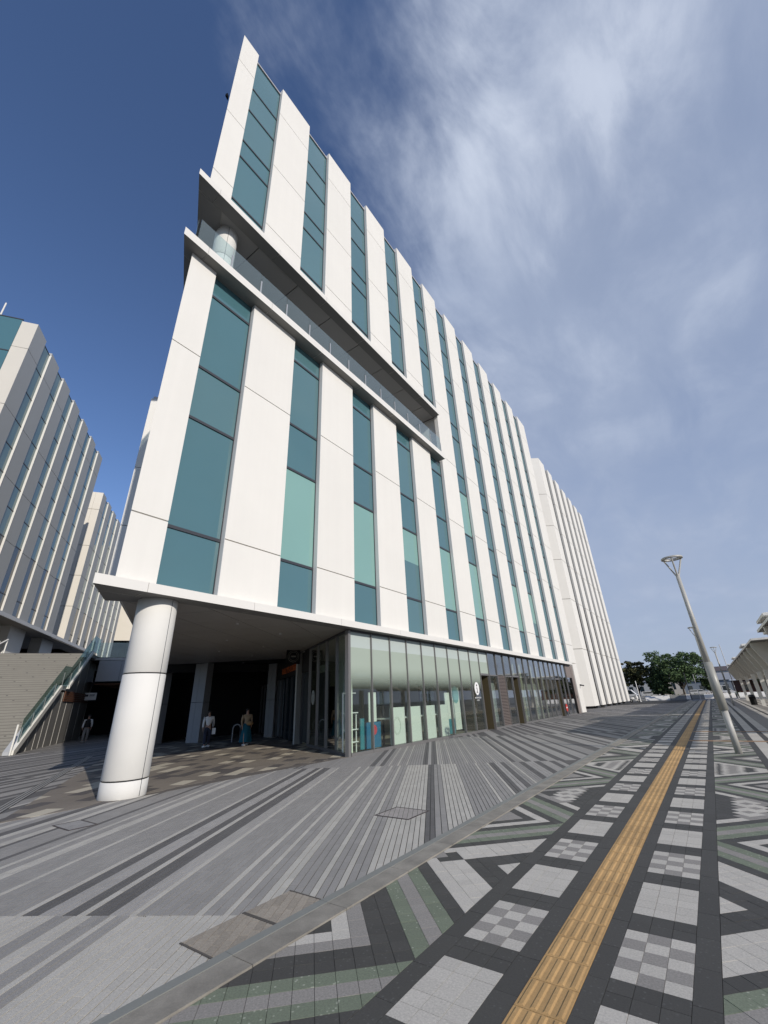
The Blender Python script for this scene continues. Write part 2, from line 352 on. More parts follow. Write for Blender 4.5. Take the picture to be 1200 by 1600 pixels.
for v0, v1, st in zones:
    for u0, u1, key in st:
        n = max(1, round((u1-u0)/RW)); w = (u1-u0)/n
        for k in range(n):
            a, b = u0+k*w, u0+(k+1)*w
            c = uv2xy((a+b)/2, (v0+v1)/2)
            segs = []
            if min(math.hypot(*uv2xy((a+b)/2, v0)), math.hypot(*uv2xy((a+b)/2, v1)), math.hypot(*c)) < 9.5:
                bl = 0.2225; nb = round((v1-v0)/bl); off = rs.random()*bl
                ed = [v0]+[v0+off+bl*q for q in range(nb)]+[v1]
                segs = [(ed[q], ed[q+1]) for q in range(len(ed)-1) if ed[q+1]-ed[q] > 0.02]
            else: segs = [(v0, v1)]
            for s0, s1 in segs:
                G = 0.0048
                put_block([uv2xy(a+G, s0+0.0016), uv2xy(b-G, s0+0.0016), uv2xy(b-G, s1-0.0016), uv2xy(a+G, s1-0.0016)], key, rs.uniform(-0.0008, 0.0008), True)
near.sort(key=lambda t: t[0])
for d, poly, key, ze in near[:300]:
    MB().prism(poly, -0.006, ze, bottom=False).build('paving_block', pm[key], plaza)
for d, poly, key, ze in near[300:]:
    field.prism(poly, -0.006, ze, PK.index(key), bottom=False)
field.build('paving_block_field', [pm[k] for k in PK], plaza, (-7, 8, 0), kind='stuff')
b_ = MB(); b_.poly([(-60, -3, -0.006), (-3.05, -3, -0.006), (-3.05, 95, -0.006), (-60, 95, -0.006)])
b_.build('mortar_bed', M['grout'], plaza, (-30, 40, -0.006))
# steel framed service covers
def cover(c, a, b, label, inner):
    t = thing('service_cover', (*c, 0), label, 'manhole cover'); x0, x1, y0, y1 = c[0]-a, c[0]+a, c[1]-b, c[1]+b; w = 0.022
    mb = MB(); mb.box(x0, x1, y0, y0+w, -0.02, 0.007); mb.box(x0, x1, y1-w, y1, -0.02, 0.007); mb.box(x0, x0+w, y0+w, y1-w, -0.02, 0.007); mb.box(x1-w, x1, y0+w, y1-w, -0.02, 0.007)
    mb.build('frame', mat('cover_frame', (0.05, 0.04, 0.04), 0.6), t)
    mb = MB(); mb.box(x0+w, x1-w, y0+w, y1-w, -0.02, 0.0025); mb.build('tray', M['grout'], t)
    infill(t, x0+w, x1-w, y0+w, y1-w, inner)
def infill(t, x0, x1, y0, y1, m):
    for u0 in range(-140, 40):
        for v0 in range(5, 60):
            ua, va = u0*0.0745, v0*0.2225+(u0 % 3)*0.074
            cx, cy = uv2xy(ua, va)
            if not (x0-.4 < cx < x1+.4 and y0-.4 < cy < y1+.4): continue
            p = [uv2xy(ua+.003, va+.002), uv2xy(ua+.0715, va+.002), uv2xy(ua+.0715, va+.2205), uv2xy(ua+.003, va+.2205)]
            for q in ((1, 0, x1-.004), (-1, 0, -x0-.004), (0, 1, y1-.004), (0, -1, -y0-.004)):
                p = clip(p, *q)
                if len(p) < 3: break
            if len(p) >= 3 and area(p) > 2e-4: MB().prism(p, -0.02, 0.005, bottom=False).build('paving_block', m, t)
ci = mat('cover_infill', (0.27, 0.26, 0.25), 0.85, island=0.1, speck=0.1); ci2 = mat('cover_infill_warm', (0.31, 0.285, 0.265), 0.85, island=0.1, speck=0.1)
cover((-8.95, 3.66), 0.32, 0.21, 'grey paved service cover near the white column foot', ci)
cover((-4.51, 6.58), 0.32, 0.31, 'warm grey paved service cover in the light striped bricks', ci2)
# flush inspection lids beside the kerb, browner than the bricks round them
lidm = mat('lid_infill', (0.285, 0.25, 0.205), 0.88, island=0.16, speck=0.12, stain=0.12)
lids = thing('inspection_lid', (-3.53, 3.0, 0), 'brownish paved double inspection lid against the concrete kerb', 'inspection lid')
for y0, y1 in ((2.48, 3.03), (3.06, 3.57)):
    x0, x1 = -3.80, -3.375
    mb = MB()
    mb.box(x0, x1, y0-0.014, y0, -0.02, 0.007); mb.box(x0, x1, y1, y1+0.012, -0.02, 0.007); mb.build('edge_bar', mat('lid_edge', (0.09, 0.08, 0.07), 0.7), lids)
    infill(lids, x0, x1, y0, y1, lidm)
# slot drain, three grooves, running along the left flank of the building
dr_ = thing('slot_drain', (-14.5, 5.1, 0), 'long steel slot drain with three grooves crossing the left of the plaza', 'drain')
F = Face((-10.2, 2.65), (-0.879, 0.476), (-0.476, -0.879))
for k in range(3):
    mb = MB(); F.box(mb, 0, 14, k*0.075, k*0.075+0.05, 0.001, 0.006); mb.build('grating_bar', mat('drain_bar', (0.30, 0.29, 0.27), 0.5), dr_)
mb = MB(); F.box(mb, 0, 14, -0.02, 0.22, -0.004, 0.0022); mb.build('channel', M['black'], dr_)

# ---- kerb between plaza and promenade
kerb = thing('kerb', (-3.2, 20, 0), None, None); kerb['kind'] = 'structure'
kc = mat('kerb_concrete', (0.24, 0.222, 0.19), 0.9, var=0.34, scale=3.4, island=0.08, stain=0.2, speck=0.06, bump=0.3, bscale=50)
kg = mat('kerb_edge', (0.205, 0.21, 0.195), 0.7, var=0.05, scale=4, stain=0.08)
y = 0.6
while y < 92:
    l = 0.98 if y < 40 else 6
    pbox('kerb_stone', kc, kerb, -3.275, -3.052, y+0.004, y+l-0.004, -0.1, 0.012)
    pbox('kerb_edge', kg, kerb, -3.366, -3.279, y+0.002, y+l-0.002, -0.1, 0.016); y += l

# ---- promenade: kogin style pattern of granite tiles
gm = {
 'W': mat('granite_pale', (0.47, 0.442, 0.395), 0.8, island=0.05, speck=0.13, stain=0.07, bump=0.2, bscale=140),
 'R': mat('granite_grey', (0.255, 0.238, 0.218), 0.8, island=0.05, speck=0.15, stain=0.07, bump=0.2, bscale=140),
 'K': mat('granite_black', (0.052, 0.050, 0.046), 0.75, island=0.10, speck=0.10, stain=0.05, bump=0.2, bscale=140, speck_col=(0.085, 0.084, 0.08)),
 'G': mat('granite_green', (0.155, 0.18, 0.128), 0.8, island=0.06, speck=0.15, stain=0.07, bump=0.2, bscale=140, speck_col=(0.33, 0.35, 0.28)),
}
GK = list(gm)
prom = thing('promenade_paving', (-1.2, 10, 0), None, None); prom['kind'] = 'structure'
tiles = []
def put_tile(poly, key, xl=None):
    if xl:
        poly = clip(poly, 1, 0, xl[1]); 
        if len(poly) < 3: return
        poly = clip(poly, -1, 0, -xl[0])
        if len(poly) < 3 or area(poly) < 6e-4: return
    cx = sum(p[0] for p in poly)/len(poly); cy = sum(p[1] for p in poly)/len(poly)
    tiles.append((math.hypot(cx, cy), poly, key, rs.uniform(-0.0009, 0.0009)))
def rect(x0, x1, y0, y1, key, g=0.0016): put_tile([(x0+g, y0+g), (x1-g, y0+g), (x1-g, y1-g), (x0+g, y1-g)], key)
YEND = 86
def field_tiles(xa, xb):
    c = (xb-xa)/3; n = 0
    while 0.65+n < YEND:
        y0 = 0.65+n; r = 0.7/5
        for i in range(3):
            for j in range(5):
                key = 'W' if n % 2 == 0 else ('W' if (i+j) % 2 == 0 else 'R')
                rect(xa+i*c, xa+(i+1)*c, y0+j*r, y0+(j+1)*r, key)
            rect(xa+i*c, xa+(i+1)*c, y0+0.7, y0+0.85, 'K'); rect(xa+i*c, xa+(i+1)*c, y0+0.85, y0+1.0, 'K')
        n += 1
field_tiles(-2.0, -1.572); field_tiles(-1.0, -0.572)
for xa, xb in ((-2.15, -2.0), (-1.572, -1.415), (-1.125, -1.0), (-0.572, -0.43), (0.49, 0.64)):
    y = 0.6
    while y < YEND: rect(xa, xb, y, y+0.43, 'K'); y += 0.43
ST = 0.193
def band(xa, xb, mirror):
    for k in range(-40, 480):
        for l in range(-40, 520):
            i, j = k, l
            c0 = 1.06+ST*i; d0 = 5.34+ST*j
            cm, dm = c0+ST/2, d0+ST/2
            X = (cm-dm)/2; Y = (cm+dm)/2         # left band coordinates
            if X < -3.05-0.15 or X > -2.15+0.15 or Y < 0.4 or Y > YEND: continue
            I, J = i % 20, j % 20
            if I in (0, 1, 2): key = 'G' if I != 1 else 'R'
            elif J in (17, 18, 19): key = 'G' if J != 18 else 'R'
            else:
                ni, nj = i//20, j//20
                key = 'K'
                if nj == ni+1:                     # V open to the outer edge, between two green arms
                    n = nj; m = min(20*n-1-i, j-20*n)
                    key = ('KKRWKWKR' if n % 3 == 0 else 'KWKRRWKR')[min(m, 7)]
                elif nj == ni:                     # diamond open to the strip side
                    n = ni; P, Q = i-20*n-3, 20*n+16-j
                    if min(P, Q) > 0:
                        a, b = P-1, Q-1; mm = min(a, b); s_ = a+b
                        if n % 3 == 0:
                            if a < 2 and b < 2: key = 'R'
                            elif (a in (1, 2) and b in (1, 2)) or (mm >= 3 and mm <= 4): key = 'K'
                            else: key = 'W'
                        elif n % 3 == 1:
                            if mm == 0: key = 'R' if s_ < 8 else 'W'
                            elif s_ < 5: key = 'K'
                            elif s_ < 9: key = 'W' if (a-b) % 3 else 'R'
                        else:
                            if mm == 0: key = 'W'
                            elif s_ in (4, 5, 10): key = 'K'
                            elif s_ in (7, 8): key = 'R'
                            else: key = 'W'
            gq = 0.0022
            pts = []
            for cc, dd in ((c0+gq, d0+gq), (c0+ST-gq, d0+gq), (c0+ST-gq, d0+ST-gq), (c0+gq, d0+ST-gq)):
                x, yy = (cc-dd)/2, (cc+dd)/2
                if mirror: x = -2.15-x-0.43
                pts.append((x, yy))
            put_tile(pts, key, (xa, xb))
band(-3.048, -2.152, False); band(-0.428, 0.488, True)
xx = 0.64; k = 0
while xx < 9:
    w, key, ln = ((0.30, 'W', 0.9), (0.16, 'K', 0.45), (0.30, 'W', 0.9), (0.62, 'R', 0.6))[k % 4]
    y = 2.0
    while y < YEND: rect(xx, xx+w, y, y+ln, key, 0.003); y += ln
    xx += w; k += 1
tiles.sort(key=lambda t: t[0])
TC = {}
for d, poly, key, ze in tiles[:300]:
    cx = sum(p[0] for p in poly)/len(poly); cy = sum(p[1] for p in poly)/len(poly)
    sig = (key, tuple((round(p[0]-cx, 3), round(p[1]-cy, 3)) for p in poly))
    if sig in TC: link('paving_stone', TC[sig], prom, (cx, cy, ze-0.008))
    else: TC[sig] = MB().prism(poly, ze-0.008, ze, bottom=False).build('paving_stone', gm[key], prom, (cx, cy, ze-0.008)).data
mb = MB()
for d, poly, key, ze in tiles[300:]: mb.prism(poly, -0.008, ze, GK.index(key), bottom=False)
mb.build('paving_stone_field', [gm[k] for k in GK], prom, (-1.2, 30, -0.008), kind='stuff')
mb = MB(); mb.poly([(-3.05, -3, -0.0075), (9, -3, -0.0075), (9, 87, -0.0075), (-3.05, 87, -0.0075)]); mb.build('mortar_bed', M['grout'], prom, (0, 40, -0.0075))
# tactile paving
tm = mat('tactile_ochre', (0.44, 0.272, 0.112), 0.8, var=0.13, scale=9, island=0.11, stain=0.17, speck=0.06, bump=0.2, bscale=130)
tmb = mat('tactile_brown', (0.30, 0.19, 0.11), 0.7, var=0.06, scale=9, island=0.05)
tact = thing('tactile_paving', (-1.27, 2, 0), None, None); tact['kind'] = 'structure'
def tactile_mesh(bars):
    mb = MB(); mb.box(-0.1435, 0.1435, 0.002, 0.297, -0.008, 0.003)
    if bars:
        for k in range(4):
            c = -0.108+k*0.072; a, b = 0.022, 0.011
            lo = [(c-a, 0.012), (c+a, 0.012), (c+a, 0.288), (c-a, 0.288)]; hi = [(c-b, 0.020), (c+b, 0.020), (c+b, 0.280), (c-b, 0.280)]
            i = len(mb.v); mb.v += [(*p, 0.003) for p in lo]+[(*p, 0.0085) for p in hi]
            for q in range(4): mb.f.append((i+q, i+(q+1) % 4, i+4+(q+1) % 4, i+4+q)); mb.mi.append(0)
            mb.f.append((i+4, i+5, i+6, i+7)); mb.mi.append(0)
    return mb
t0 = tactile_mesh(True).build('tactile_block', tm, tact, (0, 0, 0)); me0 = t0.data
t0.location = Vector((-1.27, 1.0, 0))-ORG[tact.name]
for k in range(1, 283):
    link('tactile_block', me0, tact, (-1.27, 1.0+0.2995*k, 0))
cross = tactile_mesh(True); me1 = None
for y0 in (19.3, 23.35):
    for k in range(26):
        x = -0.97+0.2995*k
        if me1 is None:
            o = tactile_mesh(True); o.v = [(y_, x_, z_) for x_, y_, z_ in o.v]; o.f = [f[::-1] for f in o.f]
            me1 = o.build('cross_tactile_block', tmb, tact, (0, 0, 0)); me1.location = Vector((x-.15, y0, 0.0015))-ORG[tact.name]; me1 = me1.data
        else: link('cross_tactile_block', me1, tact, (x-.15, y0, 0.0015))

# ---- covered floor under the prow: brown mosaic
mosaic = {'B': mat('mosaic_brown', (0.215, 0.185, 0.15), 0.7, island=0.10, speck=0.08), 'D': mat('mosaic_dark', (0.105, 0.093, 0.085), 0.7, island=0.08, speck=0.08), 'C': mat('mosaic_cream', (0.50, 0.45, 0.35), 0.7, island=0.06, speck=0.06)}
MK = list(mosaic); passage = thing('passage_paving', (-14, 9, 0), None, None); passage['kind'] = 'structure'
mtiles = []
for a in range(-70, 10):
    for b in range(-20, 70):
        u0, v0 = a*0.36, b*0.66+(0.33 if a % 2 else 0)
        p = [uv2xy(u0+.003, v0+.003), uv2xy(u0+.357, v0+.003), uv2xy(u0+.357, v0+.657), uv2xy(u0+.003, v0+.657)]
        bulge = 0.45*math.sin(PI*min(max((sum(q[1] for q in p)/4-4.6)/7.5, 0), 1))
        for q in ((1, 0, -10.42-bulge), (-0.64, -0.77, -(-0.64*-10.5*-1+0.77*3.3)*-1-0.0) if False else (-0.5, -0.866, 0.5*10.3-0.866*2.95-0.0), (0.5, 0.866, -0.5*10.35+0.866*12.3)):
            p = clip(p, *q)
            if len(p) < 3: break
        if len(p) < 3 or area(p) < 0.004: continue
        c = (sum(q[0] for q in p)/len(p), sum(q[1] for q in p)/len(p))
        r = rs.random(); mtiles.append((math.hypot(*c), p, 'C' if r < 0.13 else 'D' if r < 0.36 else 'B'))
mtiles.sort(key=lambda t: t[0])
for d, p, key in mtiles[:300]: MB().prism(p, 0.0, 0.005, bottom=False).build('floor_tile', mosaic[key], passage)
mb = MB()
for d, p, key in mtiles[300:]: mb.prism(p, 0.0, 0.005, MK.index(key), bottom=False)
if mb.v: mb.build('floor_tile_field', [mosaic[k] for k in MK], passage, (-20, 12, 0), kind='stuff')
mb = MB(); mb.prism([(-10.45, 3.05), (-10.45, 12.35), (-36, 27.1), (-36, 17.8)], -0.004, 0.0025); mb.build('mortar_bed', mat('passage_bed', (0.12, 0.105, 0.09), 0.9), passage)

# ------------------------------------------------------------------ MAIN BUILDING
bld = thing('office_building', (-14, 12, 0), 'large white building with a sharp corner, balcony slot and glass ground floor', 'building')
FA = Face((-10.3, 0), (0, 1), (1, 0))
S0, BP, PW, TH = 2.723, 3.8104, 2.108, 0.26
ROOF = 33.65
JT = [4.42, 6.15, 11.9, 16.58, 21.24, 25.9, 30.9, ROOF]
GAP = 0.018
def wall_panel(F, par, a0, a1, z0, z1, m=None): fbox(F, 'wall_panel', m or M['white'], par, a0, a1, -TH, 0, z0+GAP, z1-GAP)
LOW_TOP, UP_BOT = 16.0, 19.95
for i in range(12):
    a0, a1 = S0+BP*i, S0+BP*i+PW
    if i == 0: a0 = 3.915
    if i == 11: a1 = 47.35
    if i < 5:
        zs = [(4.42, 6.15), (6.15, 11.9), (11.9, LOW_TOP), (UP_BOT, 21.24), (21.24, 25.9), (25.9, 30.9), (30.9, ROOF)]
    else: zs = list(zip(JT[:-1], JT[1:]))
    for z0, z1 in zs:
        if i == 0:
            MB().prism([(-10.3, 3.9), (-10.3, a1), (-10.56, a1), (-10.56, 4.05)], z0+GAP, z1-GAP).build('wall_panel', M['white'], bld)
        else: wall_panel(FA, bld, a0, a1, z0, z1)
wall_panel(FA, bld, 45.62, 47.35, 0.02, 4.42-0.02)
LOWM = [4.42, 6.12, 9.72, 11.72, 15.0, LOW_TOP+0.05]
UPM = [UP_BOT-0.05, 21.0, 24.17, 25.5, 28.3, 30.42, 33.2]
FULLM = [4.42, 6.12, 9.72, 11.72, 14.95, 16.4, 19.6, 20.9, 24.17, 25.5, 28.3, 30.42, 33.2]
GB = -0.21
def window(F, par, a0, a1, zs, pick, reveal=True, gb=GB, thf=0.05):
    fr = MB()
    for z in zs: F.box(fr, a0+0.012, a1-0.012, gb-0.06, gb+0.035, z-0.045, z+0.045)
    for s0, s1 in ((a0+0.005, a0+0.05), (a1-0.034, a1-0.012)):
        F.box(fr, s0, s1, gb-0.07, gb+0.03, zs[0]-0.03, zs[-1]+0.03)
    ob = fr.build('window', M['frame'], par, (*F.at((a0+a1)/2, gb), zs[0]))
    if reveal:
        rv = MB(); F.box(rv, a1-0.012, a1-0.0005, gb-0.05, -0.001, zs[0]-0.02, zs[-1]+0.03); rv.build('reveal_trim', M['reveal'], ob)
    for k in range(len(zs)-1):
        m = pick(k, zs[k], zs[k+1])
        if isinstance(m, tuple):                # a blind drawn half way down: darker glass below it
            zm = zs[k]+(zs[k+1]-zs[k])*m[2]; fbox(F, 'pane', m[0], ob, a0+0.051, a1-0.035, gb-0.03, gb, zs[k]+0.046, zm); fbox(F, 'pane', m[1], ob, a0+0.051, a1-0.035, gb-0.03, gb, zm, zs[k+1]-0.046); continue
        fbox(F, 'pane', m, ob, a0+0.051, a1-0.035, gb-0.03, gb, zs[k]+0.046, zs[k+1]-0.046)
    return ob
def half_blind(F, par, a0, a1, z0, z1, gb):
    pass
rw = random.Random(11)
for i in range(11):
    a0, a1 = S0+BP*i+PW+0.0, S0+BP*(i+1)
    def pk(k, z0, z1, i=i):
        if 6 < z0 < 7 and i == 3: return (M['pane2'], M['aqua'], 0.52)
        if 6 < z0 < 7 and i == 8: return (M['pane2'], M['aqua'], 0.3)
        if 6 < z0 < 7 and i in (1, 2, 4, 5, 7): return M['aqua']
        if 11 < z0 < 12.5 and i in (5, 6): return M['aqua'] if i == 5 else M['pane2']
        return M['pane'] if rw.random() < 0.6 else M['pane2']
    if i < 5:
        window(FA, bld, a0, a1, LOWM, pk)
        window(FA, bld, a0, a1, UPM, pk)
    else: window(FA, bld, a0, a1, FULLM, pk)
    # coping strip over the glass
    cp = MB(); FA.box(cp, a0+0.01, a1-0.01, GB-0.25, GB+0.05, 33.25, 33.34); cp.build('coping', M['alu'], bld)
# cores behind the cladding
A_ = (-10.57, 4.25)
def along(p, t, off=0): return (p[0]+D60.x*t-N60.x*off, p[1]+D60.y*t-N60.y*off)
core = MB()
B_ = along(A_, 26)
for z0, z1 in ((4.45, 16.3), (20.0, 33.1)):
    core.prism([A_, (-10.57, 47.2), (-34, 47.2), B_], z0, z1)
core.prism([(-10.57, 22.03), (-10.57, 47.2), (-34, 47.2), along(A_, 26, 2.6), along((-13.2, 8.2), 0.01), (-13.2, 22.03)], 16.31, 19.99)
core.build('structure_core', M['core'], bld)
# left flank cladding (seen only edge on) and its stepped-out lower bay
flank = Face((-10.3, 3.9), D60, N60)
mb = MB()
for z0, z1 in ((4.42, 6.15), (6.15, 11.9), (11.9, 16.0), (19.95, 21.24), (21.24, 25.9), (25.9, 30.9), (30.9, ROOF)): flank.box(mb, 0.305, 26, -0.26, -0.002, z0+GAP, z1-GAP)
mb.build('flank_wall', M['white'], bld)
mb = MB()
for z0, z1 in ((6.6, 9.0), (9.0, 11.9), (11.9, 15.9)): flank.box(mb, 8.6, 20, 0.004, 1.67, z0+GAP, z1-GAP)
mb.build('flank_bay', M['white'], bld)
mb = MB(); flank.box(mb, 8.7, 19.9, 0.02, 1.61, 6.65, 16.1); mb.build('flank_bay_core', M['alu'], bld)
# slot end reveal
fbox(FA, 'reveal_panel', M['white_soil'], bld, 21.98, 22.02, -2.6, -0.01, 16.35, 19.94)
# fascias: projecting slab edges
def slab(name, xf, tip, yend, z0, z1, lips, mat_, seams):
    p = thing  # noqa
    T = (xf, tip)
    edges = [tip]+seams+[yend]
    par = MB()
    obs = []
    for k in range(len(edges)-1):
        y0, y1 = edges[k]+(0.006 if k else 0), edges[k+1]-0.006
        pts = [(xf, y0), (xf, y1), (-10.62, y1), (-10.62, y0 if k else tip+(-10.62-xf)/D60.x*D60.y)]
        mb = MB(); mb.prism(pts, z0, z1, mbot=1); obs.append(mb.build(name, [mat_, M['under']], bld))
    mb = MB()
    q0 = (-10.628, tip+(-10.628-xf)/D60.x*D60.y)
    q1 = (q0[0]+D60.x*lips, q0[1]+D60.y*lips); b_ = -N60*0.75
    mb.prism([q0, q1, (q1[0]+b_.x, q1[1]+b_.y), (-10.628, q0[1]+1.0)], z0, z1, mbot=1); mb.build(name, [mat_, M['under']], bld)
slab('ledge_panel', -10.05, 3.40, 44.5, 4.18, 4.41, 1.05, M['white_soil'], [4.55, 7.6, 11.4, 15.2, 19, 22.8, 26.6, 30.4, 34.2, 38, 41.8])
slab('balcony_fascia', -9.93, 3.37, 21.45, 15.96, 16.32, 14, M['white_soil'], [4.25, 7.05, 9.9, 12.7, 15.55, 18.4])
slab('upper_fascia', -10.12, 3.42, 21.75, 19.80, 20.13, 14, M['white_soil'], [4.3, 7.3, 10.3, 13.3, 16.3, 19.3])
# balcony floor, slot ceiling
mb = MB(); mb.prism([(-10.63, 4.5), (-10.63, 21.9), (-13.2, 21.9), (-13.2, 8.5), along((-13.2, 8.5), 10), along((-10.63, 4.5), 12.6)], 16.0, 16.30); mb.build('balcony_floor', mat('balcony_concrete', (0.5, 0.48, 0.45), 0.85, var=0.05), bld)
cl = [(-10.63, 4.45), (-10.63, 21.9), (-13.4, 21.9), along((-13.4, 9.2), 0), along((-13.4, 9.2), 10), along((-10.63, 4.45), 13)]
for k in range(8):
    y0, y1 = 4.3+k*2.3, 4.3+(k+1)*2.3
    p = cl
    for q in ((0, 1, y1-0.02), (0, -1, -y0-0.02), (-1, 0, 13.4)):
        p = clip(p, *q)
        if len(p) < 3: break
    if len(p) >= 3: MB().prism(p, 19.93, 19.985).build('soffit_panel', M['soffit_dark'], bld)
for k in range(6):
    pbox('slot_wall_panel', M['grey_panel'], bld, -13.19, -13.15, 9.3+2.1*k, 9.3+2.1*k+2.08, 16.31, 20.05)
# slot column and ground column
def round_column(c, r, z0, z1, joints, seam_az):
    zs = [z0]+joints+[z1]
    for k in range(len(zs)-1):
        a, b = zs[k]+(0.012 if k else 0), zs[k+1]-(0.012 if k < len(zs)-2 else 0)
        mb = MB(); prof = [(r-0.012, a), (r, a+0.012), (r, b-0.012), (r-0.012, b)]
        mb.lathe((c[0], c[1], 0), prof, 64)
        ob = mb.build('column_shell', M['col'], bld, (c[0], c[1], a)); 
        n = len(ob.data.polygons); ob.data.polygons.foreach_set('use_smooth', [len(p.vertices) == 4 for p in ob.data.polygons])
    mb = MB(); mb.lathe((c[0], c[1], 0), [(r-0.02, z0+0.01), (r-0.02, z1-0.01)], 40); mb.build('column_core', M['core'], bld, (c[0], c[1], z0))
    mb = MB(); e = Vector((math.sin(seam_az), math.cos(seam_az), 0)); t = Vector((e.y, -e.x, 0))*0.007
    p = Vector((c[0], c[1], 0))+e*(r+0.0015); q = p-e*0.03
    mb.prism([(p+t)[:2], (p-t)[:2], (q-t)[:2], (q+t)[:2]], z0+0.02, z1-0.01); mb.build('column_seam', M['frame'], bld)
round_column((-10.82, 5.22), 0.46, 0.0, 4.20, [0.33, 2.45], math.radians(72))
round_column((-11.35, 5.45), 0.44, 16.3, 20.05, [18.2], math.radians(110))
# soffit under the prow
sof = [(-10.47, 4.05), (-10.47, 12.25), (-30.0, 23.53), (-30.0, 15.33)]
for a in range(-40, 4):
    for b in range(0, 14):
        u0, v0 = a*1.5, b*1.5-1.0+5
        p = [uv2xy(u0+.012, v0+.008), uv2xy(u0+1.488, v0+.008), uv2xy(u0+1.488, v0+1.492), uv2xy(u0+.012, v0+1.492)]
        ok = True
        for q in ((1, 0, -10.47), (-1, 0, 30.0), (-0.5, -0.866, 0.5*10.47-0.866*4.05), (0.5, 0.866, -0.5*10.47+0.866*12.25)):
            p = clip(p, *q)
            if len(p) < 3: ok = False; break
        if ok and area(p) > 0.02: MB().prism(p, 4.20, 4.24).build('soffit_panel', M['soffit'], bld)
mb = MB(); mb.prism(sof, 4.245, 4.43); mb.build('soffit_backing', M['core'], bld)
for k in range(9):
    c = along((-12.2, 8.6), k*1.9, (k % 2)*1.8); mb = MB(); mb.lathe((c[0], c[1], 4.17), [(0.045, 0), (0.06, 0.03)], 14); mb.build('downlight', M['alu'], bld)
# ground floor glazing, front
XG = -10.42
FG = Face((XG, 0), (0, 1), (1, 0)); GT = 4.14
fbox(FG, 'corner_post', M['bronze'], bld, 12.17, 12.30, -0.13, 0.03, 0, GT)
def mull(F, a, m=None, z1=GT): fbox(F, 'mullion', m or M['bronze'], bld, a-0.02, a+0.02, -0.10, 0.03, 0.0, z1)
doors = {9, 13, 21}
for j in range(0, 25):
    a0, a1 = 12.32+1.27*j, 12.32+1.27*(j+1)
    if j: mull(FG, a0)
    m = M['film'] if j < 9 else M['shop']
    if j in doors:
        fbox(FG, 'glass_pane', M['film'] if j == 9 else M['shop'], bld, a0+0.026, a1-0.026, -0.05, -0.03, 2.93, GT-0.04)
        fbox(FG, 'door_head', M['bronze'], bld, a0+0.026, a1-0.026, -0.12, 0.0, 2.82, 2.925)
    elif j == 11:
        fbox(FG, 'glass_pane', m, bld, a0+0.026, a1-0.026, -0.05, -0.03, 2.9, GT-0.04)
        lv = MB()
        for q in range(34): lv.box(XG-0.09, XG-0.02, a0+0.03, a1-0.03, 0.1+q*0.082, 0.1+q*0.082+0.05)
        lo = lv.build('louvre', mat('louvre_brown', (0.20, 0.165, 0.15), 0.5, metal=0.2), bld)
        fbox(FG, 'louvre_back', M['core'], bld, a0+0.03, a1-0.03, -0.15, -0.12, 0.08, 2.9)
    else:
        if 9 < j < 13: fbox(FG, 'transom', M['bronze'], bld, a0+0.026, a1-0.026, -0.06, 0.0, 2.82, 2.88)
        fbox(FG, 'glass_pane', m, bld, a0+0.026, a1-0.026, -0.05, -0.03, 0.1, GT-0.04)
    fbox(FG, 'base_rail', M['bronze'], bld, a0+0.026, a1-0.026, -0.09, 0.02, 0.0, 0.095) if j not in doors else None
    fbox(FG, 'head_rail', M['frame'], bld, a0+0.026, a1-0.026, -0.09, 0.015, GT-0.035, GT+0.035)
# recessed dark doorways
rec = mat('doorway_olive', (0.085, 0.068, 0.035), 0.6, var=0.05, scale=2)
for j in doors:
    a0, a1 = 12.32+1.27*j+0.03, 12.32+1.27*(j+1)-0.03
    mb = MB(); FG.box(mb, a1, a1+0.02, -1.3, -0.11, 0.02, 2.8); FG.box(mb, a0-0.02, a0, -1.3, -0.11, 0.02, 2.8); FG.box(mb, a0, a1, -1.34, -1.3, 0.02, 2.8); FG.box(mb, a0, a1, -1.3, -0.12, 2.78, 2.82)
    mb.build('doorway', rec, bld)
    mb = MB(); FG.box(mb, a0+0.12, a1-0.12, -1.295, -1.27, 0.03, 2.2); dl = mb.build('door', mat('door_brown', (0.09, 0.07, 0.05), 0.5), bld)
    mb = MB(); FG.box(mb, a1-0.3, a1-0.26, -1.265, -1.22, 0.9, 1.3); mb.build('handle', M['steel'], dl)
# bronze end bay with its dark opening
bz = mat('bronze_panel', (0.235, 0.195, 0.175), 0.5, metal=0.15)
fbox(FG, 'bronze_panel', bz, bld, 43.0, 44.72, -0.1, 0.02, 3.05, GT)
fbox(FG, 'bronze_jamb', bz, bld, 44.75, 45.58, -0.6, 0.03, 0.0, GT)
mb = MB(); FG.box(mb, 43.0, 43.05, -1.5, -0.0, 0.0, 3.04); FG.box(mb, 44.7, 44.745, -1.5, -0.0, 0.0, 3.04); FG.box(mb, 43.05, 44.7, -1.55, -1.5, 0, 3.04); mb.build('end_doorway', M['core'], bld)
fbox(FG, 'intercom', M['frame'], bld, 45.1, 45.22, 0.032, 0.05, 1.3, 1.55)
